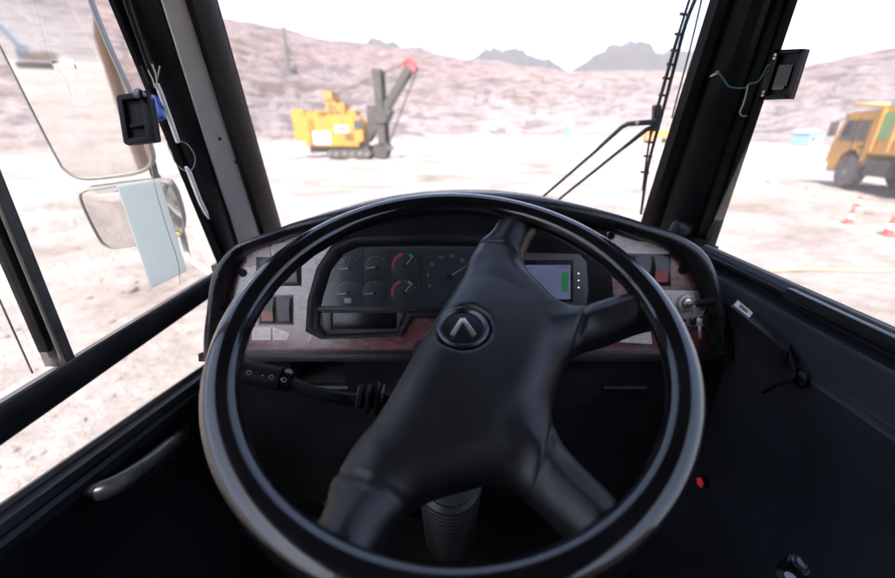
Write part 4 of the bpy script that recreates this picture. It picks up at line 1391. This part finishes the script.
tag(gw, 'green wire strung from the right pillar to the black bracket', 'wire')
gw2 = tube('wire_hook', catmull([PY(748, 85, .85), PY(746, 95, .855), PY(743, 105, .86), PY(740, 112, .862), PY(742, 116, .862), PY(747, 116, .86)], 5), .0015, 'wire', None, 6)
tag(gw2, 'small wire hook hanging from the green wire on the right pillar', 'hook')
pg = thing('brass_screw', 'small brass screw holding the green wire on the right pillar', 'screw', Matrix.Translation(PY(717, 73, .89)))
lathe('screw_head', [(.0035, 0), (.0035, .002), (.002, .003)], mat('brass', (.5, .36, .2), .35, metal=.9), pg, 12, PY(717, 73, .895), (0, -1, .2))
lathe('screw_shank', [(.0018, -.02), (.0018, 0)], 'steel', pg, 8, PY(717, 73, .895), (0, -1, .2))
# knuckle of the pillar cover over the dash on the right
b = bmesh.new()
bbox(b, PY(680, 232, .97), (.055, .03, .055), Matrix.Rotation(R(18), 3, 'Y'), bevel=.02, seg=3)
from_bm('pillar_foot', b, 'plastic', pr)
b = bmesh.new()
bbox(b, PY(702, 244, .93), (.045, .06, .018), Matrix.Rotation(R(20), 3, 'Y'), bevel=.004)
from_bm('corner_block', b, 'soft', pr)

# black box with white label and cord on the right door
bx_c = PX(764, 326, .545)
dev = thing('control_box', 'black box with a white label fixed to the right door ledge', 'control box', Matrix.Translation(bx_c))
q4 = [PX(737, 300, .556), PX(790, 345, .556), PX(784, 353, .548), PX(731, 305, .548)]
topq = [PX(737, 299, .560), PX(791, 344, .560), PX(787, 352, .535), PX(731, 306, .535)]
quadslab('shell', topq, Vector((0, 0, -.030)), 'switch', dev)
def bq(u, v): return lerp(lerp(topq[0], topq[1], u), lerp(topq[3], topq[2], u), v) + Vector((0, 0, .0008))
quadslab('label_plate', [bq(.03, .12), bq(.34, .12), bq(.34, .80), bq(.03, .80)], Vector((0, 0, .0008)), 'off_white', dev)
quadslab('label_print', [bq(.11, .3), bq(.27, .3), bq(.27, .62), bq(.11, .62)], Vector((0, 0, .0006)), 'switch_grey', dev, Vector((0, 0, .0008)))
cord = tube('cord', catmull([PX(788, 350, .545), PX(792, 362, .542), PX(795, 374, .540), PX(790, 380, .536), PX(775, 385, .53), PX(763, 392, .525)], 5), .0035, 'rubber', dev, 8)
rng = [PX(801 + 8 * math.cos(a), 378 + 9 * math.sin(a), .543) for a in [2 * math.pi * i / 20 for i in range(20)]]
tube('cord_loop', rng, .0025, 'rubber', dev, 8, True)
rw_ = tube('red_lead', catmull([PX(788, 379, .538), PX(776, 384, .532), PX(766, 388, .528)], 4), .0012, mat('red_lead', (.25, .03, .03), .5), dev, 6)

# red indicator low on the right, and the clear knob by the seat
rl = thing('red_indicator', 'small red light low beside the right of the steering wheel', 'indicator', Matrix.Translation(PX(704, 482, .5)))
pc = PX(704, 482, .543)
rl.location = pc; MW[rl.name] = Matrix.Translation(pc)
lathe('light_base', [(.012, 0), (.012, .006), (.008, .008)], 'rubber', rl, 16, pc, (-1, -.1, .1))
for i in range(5):
    a = i * 1.25
    lathe('red_dot', [(.0040, 0), (.0040, .002), (.002, .003)], 'led_red', rl, 8, pc + Vector((-.008, .006 * math.cos(a), .006 * math.sin(a))), (-1, -.1, .1))
kn0 = PY(797, 566, .30)
kn = thing('lever_knob', 'clear knob with a metal cap at the bottom edge beside the door', 'knob', Matrix.Translation(kn0 + Vector((0, 0, -.35))))
lathe('knob_body', [(.007, -.03), (.0105, -.025), (.0115, -.005), (.010, .004)], 'clear', kn, 20, kn0, (0, -.25, 1))
lathe('knob_cap', [(.0075, .003), (.008, .007), (.006, .0085), (.0045, .0075), (.002, .0075)], 'dark_chrome', kn, 20, kn0, (0, -.25, 1))
lathe('lever', [(.006, -.36), (.006, -.02)], 'steel', kn, 10, kn0, (0, -.05, 1))
lathe('lever_base', [(.05, -.37), (.045, -.35), (.02, -.33)], 'rubber', kn, 20, kn0, (0, -.05, 1))
# ================================================================== out in the pit
def base_at(px, py):
    p = PZ(px, py, 0.0)
    return Vector((p.x, p.y, gz(p.x, p.y)))


def frame_z(loc, heading):                    # local +x points along heading (angle from world +x)
    return Matrix.Translation(loc) @ Matrix.Rotation(heading, 4, 'Z')


def beam(p, q_, w, h):                        # box between two points (local frame)
    p, q_ = Vector(p), Vector(q_)
    d = (q_ - p)
    x = d.normalized(); y = Vector((0, 1, 0)); y = (y - x * y.dot(x)).normalized(); z = x.cross(y)
    r_ = Matrix((x, y, z)).transposed()
    return boxv((p + q_) / 2, (d.length, w, h), r_)


def prism_y(pts, y0, y1):                     # side profile (x,z) carried from y0 to y1
    n_ = len(pts)
    V = [Vector((x, y0, z)) for x, z in pts] + [Vector((x, y1, z)) for x, z in pts]
    return V, [tuple(range(n_)), tuple(range(2 * n_ - 1, n_ - 1, -1))] + [(i, i + n_, (i + 1) % n_ + n_, (i + 1) % n_) for i in range(n_)]


def L(name, geo, m_, parent, smooth=30):
    return obj(name, geo[0], geo[1], m_, parent, local=True, smooth=smooth)


# ---- the cable shovel
sp = base_at(347, 158)
sh = thing('mining_shovel', 'yellow cable shovel with raised dark boom standing on the pit floor', 'excavator', frame_z(sp, R(-6)))
k_ = .099                                    # metres one pixel spans at the shovel
def sx(px): return (px - 338) * k_
def sz(py): return (158 - py) * k_ * .91
house = L('house', prism_y([(sx(304), sz(146)), (sx(358), sz(146)), (sx(358), sz(121)), (sx(352), sz(114)), (sx(330), sz(113)), (sx(327), sz(116)), (sx(304), sz(116))], -1.9, 1.9), 'yellow', sh)
for x0, x1 in ((305, 315), (315.5, 329.5), (330, 345), (345.5, 357.5)):       # body panels
    L('side_panel', boxv(((sx(x0) + sx(x1)) / 2, -1.92, (sz(145) + sz(118)) / 2), (sx(x1) - sx(x0) - .08, .05, sz(118) - sz(145) - .1)), 'yellow', house)
L('white_panel', boxv((sx(321), -1.96, sz(137)), (sx(331) - sx(313), .05, sz(131) - sz(144))), 'off_white', house)
L('lettering', join([boxv((sx(340.5), -1.96, sz(128)), (.34, .05, .36)), boxv((sx(344.5), -1.96, sz(128)), (.34, .05, .36))]), 'dirty_iron', house)
L('white_plate', boxv((sx(342), -1.945, sz(128)), (1.3, .05, .62)), 'off_white', house)
L('counterweight', prism_y([(sx(294), sz(140)), (sx(305), sz(141)), (sx(305), sz(109)), (sx(294), sz(108)), (sx(292), sz(112)), (sx(292.5), sz(136))], -1.8, 1.8), 'yellow', sh)
L('rear_roof', prism_y([(sx(305), sz(116)), (sx(330), sz(116)), (sx(330), sz(111)), (sx(305), sz(110))], -1.6, 1.6), 'yellow', sh)
L('roof_vent', boxv((sx(324), -1.0, sz(114)), (1.0, 1.2, .5)), 'dirty_iron', sh)
cabn = L('operator_cab', prism_y([(sx(352), sz(144)), (sx(363), sz(140)), (sx(363), sz(124)), (sx(360), sz(117)), (sx(352), sz(117))], -1.95, -.4), 'yellow', sh)
L('cab_window', boxv((sx(359), -1.97, sz(124)), (.8, .04, .8)), 'win_dark', cabn)
L('gantry', join([beam((sx(325), y, sz(114)), (sx(329), y, sz(93)), .22, .35) for y in (-.9, .9)] + [beam((sx(341), y, sz(113)), (sx(327), y, sz(95)), .2, .3) for y in (-.9, .9)] + [boxv((sx(328), 0, sz(95)), (.8, 2.2, .7)), boxv((sx(337), 0, sz(107)), (1.1, 1.6, .9))]), 'yellow', sh)
for y in (-1.7, 1.7):                         # hand rails, ladder, vents
    L('hand_rail', join([tube_geo([(sx(305), y, sz(102)), (sx(324), y, sz(102))], .03, 5), tube_geo([(sx(305), y, sz(106)), (sx(324), y, sz(106))], .025, 5)] + [tube_geo([(sx(305 + 4.75 * i), y, sz(111)), (sx(305 + 4.75 * i), y, sz(102))], .025, 5) for i in range(5)]), 'dirty_iron', sh)
L('ladder', join([tube_geo([(sx(x), -2.02, sz(155)), (sx(x), -2.02, sz(118))], .03, 5) for x in (310, 313)] + [tube_geo([(sx(310), -2.02, sz(154 - 4 * i)), (sx(313), -2.02, sz(154 - 4 * i))], .02, 5) for i in range(9)]), 'dirty_iron', sh)
for i in range(4):
    L('louvre', boxv((sx(350), -1.955, sz(139 - 2 * i)), (.9, .04, .09)), 'dirty_iron', house)
L('air_box', boxv((sx(347), .4, sz(112)), (1.0, 1.4, .5)), 'yellow', sh)
L('turntable', boxv((sx(336), 0, sz(149)), (sx(362) - sx(302), 3.2, .65)), 'dirty_iron', sh)
for yy in (-1.75, 1.75):
    pts = [(sx(326) + .2, .02), (sx(369) - .2, .02), (sx(370), .35), (sx(369) - .2, .85), (sx(326) + .2, .85), (sx(325), .35)]
    tr_ = L('track', prism_y(pts, yy - .42, yy + .42), 'dirty_iron', sh)
    for i in range(6):
        x = lerp(sx(328), sx(367), i / 5)
        L('track_roller', lathe_geo([(.26, -.46), (.26, .46)], 14, (x, yy, .40), (0, 1, 0)), 'tyre', tr_)
L('undercarriage', boxv((sx(347), 0, .85), (2.2, 3.0, .6)), 'dirty_iron', sh)
boom = L('boom', join([beam((sx(361), y, sz(140)), (sx(408), y, sz(69)), .35, .66) for y in (-.55, .55)] + [beam((lerp(sx(361), sx(408), t), -.6, lerp(sz(140), sz(69), t)), (lerp(sx(361), sx(408), t), .6, lerp(sz(140), sz(69), t)), .3, .3) for t in (.15, .4, .65, .9)] + [boxv((sx(380), 0, sz(112)), (1.3, 1.7, 1.4), Matrix.Rotation(R(-57), 3, 'Y'))]), 'dirty_iron', sh)
for y in (-.7, .7):
    L('boom_sheave', lathe_geo([(.22, -.10), (.66, -.12), (.58, 0), (.66, .12), (.22, .10)], 28, (sx(408), y * .4, sz(67)), (0, 1, 0)), 'red_paint', boom)
L('shipper_drum', lathe_geo([(.62, -1.1), (.62, 1.1)], 20, (sx(379), 0, sz(116)), (0, 1, 0)), 'dirty_iron', boom)
L('dipper_stick', join([beam((sx(377), y, sz(71)), (sx(379), y, sz(146)), .3, .72) for y in (-.85, .85)] + [boxv((sx(377), 0, sz(73)), (.8, 1.9, .5)), boxv((sx(371), 0, sz(119)), (1.3, 1.3, 2.6))]), 'dirty_iron', sh)
bk = L('dipper', prism_y([(sx(371), sz(157.5)), (sx(382), sz(157.5)), (sx(385), sz(147)), (sx(383), sz(143)), (sx(372), sz(143)), (sx(369), sz(150))], -1.0, 1.0), 'dirty_iron', sh)
for i in range(5):
    L('dipper_tooth', boxv((sx(385.5), -.8 + .4 * i, sz(148)), (.35, .14, .2), Matrix.Rotation(R(20), 3, 'Y')), 'tyre', bk)
L('hoist_rope', join([tube_geo([(sx(328), y, sz(95)), (sx(408), y, sz(62))], .045, 5) for y in (-.5, .5)] + [tube_geo([(sx(415.5), y, sz(68)), (sx(384), y, sz(143))], .04, 5) for y in (-.3, .3)]), 'dirty_iron', sh)

# ---- the orange dump truck on the right
tp = base_at(839, 188)
tp2 = base_at(886, 197)
hd = math.atan2((tp - tp2).y, (tp - tp2).x)
# local +x is the way it drives; origin under the near front wheel, near side at y=0 is towards the camera
dt = thing('dump_truck', 'orange mining dump truck driving in from the right', 'truck', frame_z(Vector((tp.x, tp.y, 0.0)), hd))
sgn = 1
cab_prof = [(1.35, .75), (1.50, 1.05), (1.46, 1.75), (.98, 3.0), (.80, 3.12), (-.75, 3.18), (-.85, 1.1), (-.7, .9), (-.55, 1.35), (-.2, 1.62), (.25, 1.62), (.62, 1.35), (.8, .75)]
tc_ = L('cab', prism_y(cab_prof, .0, -2.4), 'orange', dt)
L('front_window', hexa([(1.44, -.15, 1.90), (1.44, -2.25, 1.90), (1.30, -2.25, 1.90), (1.30, -.15, 1.90), (1.06, -.15, 2.86), (1.06, -2.25, 2.86), (.95, -2.25, 2.86), (.95, -.15, 2.86)]), 'win_dark', tc_)
L('side_window', prism_y([(1.10, 1.95), (.20, 1.95), (.20, 2.80), (.80, 2.80)], .02, -.05), 'win_dark', tc_)
L('side_window', prism_y([(.05, 1.95), (-.45, 1.95), (-.45, 2.80), (.05, 2.80)], .02, -.05), 'win_dark', tc_)
L('grille', boxv((1.49, -1.2, 1.30), (.06, 1.5, .42)), 'dirty_iron', tc_)
L('bumper', boxv((1.48, -1.2, .82), (.34, 2.5, .42)), 'off_white', tc_)
for y in (-.35, -2.05):
    L('headlamp', boxv((1.63, y, .88), (.08, .36, .22)), 'chrome', tc_)
L('mirror', join([boxv((1.15, .30, 2.45), (.10, .28, .62)), beam((.9, .0, 2.95), (1.15, .30, 2.75), .04, .04)]), 'dirty_iron', tc_)
L('door_gap', join([boxv((.14, .012, 1.95), (.03, .02, 1.9)), boxv((-.56, .012, 2.1), (.03, .02, 1.5))]), 'dirty_iron', tc_)
L('door_handle', boxv((-.38, .03, 1.75), (.22, .05, .06)), 'dirty_iron', tc_)
L('lamp', boxv((1.0, -.4, 3.16), (.12, .2, .1)), 'off_white', tc_)
L('mud_guard', boxv((-.75, -.2, .95), (.05, .5, .5)), 'tyre', tc_)
L('visor', boxv((1.12, -1.2, 3.05), (.34, 2.2, .06)), 'dirty_iron', tc_)
bedp = [(-1.0, 1.55), (-6.6, 1.75), (-7.2, 3.3), (-1.0, 3.35), (.55, 3.75), (.62, 3.66), (-.80, 3.20)]
bd = L('dump_body', prism_y([(-1.0, 1.5), (-6.4, 1.5), (-7.2, 3.25), (-.95, 3.3)], .12, -2.55), 'orange', dt)
L('canopy', hexa([(.75, .12, 3.42), (.75, -2.5, 3.42), (-1.0, -2.5, 3.22), (-1.0, .12, 3.22), (.75, .12, 3.50), (.75, -2.5, 3.50), (-1.0, -2.5, 3.32), (-1.0, .12, 3.32)]), 'orange', bd)
for i in range(7):
    L('body_rib', boxv((-1.25 - i * .85, .16, 2.40), (.14, .12, 1.6)), 'orange', bd)
L('green_panel', boxv((-1.66, .15, 2.55), (.62, .05, 1.0)), 'green_paint', bd)
L('tarpaulin', prism_y([(-1.1, 3.3), (-7.0, 3.26), (-6.6, 3.62), (-4, 3.8), (-1.4, 3.7)], .0, -2.4), 'blue_paint', bd)
L('chassis', boxv((-2.8, -1.2, 1.05), (7.4, .95, .42)), 'dirty_iron', dt)
L('fuel_tank', boxv((-1.85, -.12, .98), (1.2, .55, .62)), 'dirty_iron', dt)
L('step', boxv((-.9, .02, .62), (.42, .3, .08)), 'dirty_iron', dt)
for x in (0.03, -3.4, -4.85):
    for y in (-.22, -2.2):
        wh = L('wheel', lathe_geo([(.36, -.20), (.60, -.24), (.68, -.16), (.70, 0), (.68, .16), (.60, .24), (.36, .20)], 30, (x, y, .70), (0, 1, 0)), 'tyre', dt)
        L('wheel_rim', lathe_geo([(.36, -.18), (.38, .18), (.30, .10), (.12, .06), (.10, .20), (.03, .20)], 20, (x, y, .70), (0, 1, 0)), 'off_white', wh)

dt.scale = (1.12, 1.12, 1.12)

# ---- traffic cones
def cone(px, py, h, label):
    p = base_at(px, py)
    t = thing('traffic_cone', label, 'cone', Matrix.Translation(p), 'traffic cones on the pit floor')
    s = h / .7
    L('cone_base', boxv((0, 0, .02 * s), (.42 * s, .42 * s, .05 * s)), 'tyre', t)
    L('cone_body', lathe_geo([(.15 * s, .045 * s), (.115 * s, .22 * s), (.035 * s, .70 * s), (.025 * s, .71 * s)], 20), 'cone', t)
    L('white_band', lathe_geo([(.119 * s, .24 * s), (.085 * s, .40 * s), (.080 * s, .40 * s), (.11 * s, .24 * s)], 20), 'off_white', t)


cone(849, 221, .52, 'red and white traffic cone nearest below the dump truck front wheel')
cone(888, 233, .55, 'red and white traffic cone at the right edge, closest to the cab')
cone(857, 206, .40, 'small farther traffic cone behind the other two')
# orange hose lying across the ground
hp_ = catmull([base_at(x, y) + Vector((0, 0, .035)) for x, y in ((770, 270), (800, 270.5), (840, 271), (880, 271), (930, 270), (990, 272))], 8)
ho_ = tube('orange_hose', hp_, .022, mat('faded_orange_hose', (.50, .27, .18), .6), None, 8)
tag(ho_, 'faded orange hose lying straight across the ground on the right', 'hose')

# ---- sheds and far things
def shed(px, py, w, d, h, label, m_='blue_paint'):
    p = base_at(px, py); p.z = 0
    t = thing('site_shed', label, 'shed', frame_z(p, R(12)), 'blue sheds at the foot of the slope')
    L('wall', boxv((0, 0, h / 2), (w, d, h)), m_, t)
    L('roof', prism_y([(-w * .55, h), (w * .55, h), (0, h * 1.25)], -d * .55, d * .55), m_, t)
    L('door', boxv((w * .2, -d / 2 - .02, h * .36), (w * .14, .05, h * .7)), 'off_white', t)
    L('window', boxv((-w * .2, -d / 2 - .02, h * .55), (w * .2, .05, h * .3)), 'win_dark', t)


shed(805, 146, 3.0, 3.0, 2.2, 'pale blue shed left of the orange dump truck')
shed(570, 138.5, 2.6, 2.6, 3.6, 'small blue and white shed far off beside the wiper arm')
# far orange lorry half behind the wiper blade
fl = thing('far_lorry', 'tiny orange lorry far off behind the wiper blade', 'lorry', frame_z(base_at(655, 143), R(175)))
L('lorry_cab', prism_y([(1.2, .6), (2.4, .6), (2.3, 1.7), (1.9, 2.7), (1.2, 2.7)], -1.2, 1.2), 'orange', fl)
L('lorry_bed', prism_y([(1.0, 1.2), (-4, 1.2), (-4.3, 2.6), (1.0, 2.6)], -1.25, 1.25), 'orange', fl)
for x in (1.6, -2.2, -3.3):
    for y in (-1.0, 1.0):
        L('lorry_wheel', lathe_geo([(.5, -.2), (.55, 0), (.5, .2)], 16, (x, y, .55), (0, 1, 0)), 'tyre', fl)
# pole on the slope
dg_ = bpy.context.evaluated_depsgraph_get()
rd_ = ray(289, 69)
ok, loc_, *_r = slope.ray_cast(E0, rd_.normalized())
pp_ = loc_ if ok else E0 + rd_.normalized() * 150
dist = (pp_ - E0).dot(_F)
pm = dist / FPX
po = thing('marker_pole', 'tall grey pole with a footing standing on the slope above the shovel', 'pole', Matrix.Translation(pp_))
L('mast', lathe_geo([(pm * 1.6, -2), (pm * 1.4, pm * 15), (pm * 1.0, pm * 37)], 10), 'dirty_iron', po)
L('footing', boxv((0, 0, pm * .6), (pm * 14, pm * 6, pm * 3.0)), 'dirty_iron', po)
# an excavator behind the truck, seen only in the tall mirror
dd = ray(40, 68).normalized()
kk = (mc - E0).dot(mN) / dd.dot(mN)
mp_ = E0 + dd * kk
rf = dd - mN * (2 * dd.dot(mN))
ep = mp_ + rf * (-mp_.z / rf.z) if rf.z < -.01 else Vector((-9, -75, 0))
ep = Vector((ep.x, ep.y, 0))
if ep.length > 105: ep = ep.normalized() * 105
ex = thing('rear_excavator', 'orange excavator with raised arm reflected in the tall left mirror', 'excavator', frame_z(ep, R(200)))
for y in (-1.3, 1.3):
    L('track', prism_y([(-2.2, .02), (2.2, .02), (2.6, .5), (2.2, 1.0), (-2.2, 1.0), (-2.6, .5)], y - .35, y + .35), 'dirty_iron', ex)
L('house', prism_y([(-2.6, 1.2), (1.6, 1.2), (1.6, 2.4), (-2.6, 2.6)], -1.5, 1.5), 'dusty_orange', ex)
L('operator_cab', prism_y([(.3, 1.3), (1.9, 1.3), (1.9, 2.6), (1.5, 3.4), (.3, 3.4)], -1.5, -.4), 'faded_blue', ex)
L('boom', join([beam((1.2, 0, 2.2), (3.2, 0, 6.2), .6, .8), beam((3.2, 0, 6.2), (5.4, 0, 7.2), .55, .7)]), 'faded_blue', ex)
L('stick', beam((5.3, 0, 7.4), (7.0, 0, 3.4), .45, .6), 'faded_blue', ex)
L('bucket', prism_y([(6.3, 3.4), (7.4, 3.4), (7.6, 2.3), (6.8, 1.8), (6.0, 2.6)], -.7, .7), 'dirty_iron', ex)
# ================================================================== dusty air
hz = mat('haze_air', (1, 1, 1))
hz.node_tree.nodes.remove(hz.node_tree.nodes['Principled BSDF'])
pv = hz.node_tree.nodes.new('ShaderNodeVolumePrincipled')
pv.inputs['Color'].default_value = (0.97, 0.95, 0.95, 1)
pv.inputs['Density'].default_value = 0.00045
pv.inputs['Anisotropy'].default_value = 0.2
hz.node_tree.links.new(pv.outputs[0], hz.node_tree.nodes['Material Output'].inputs['Volume'])
hb = box('haze', (0, 150, 75), (2300, 2300, 160), hz, smooth=0)
tag(hb, 'pale dusty air over the whole pit', 'haze', kind='stuff')
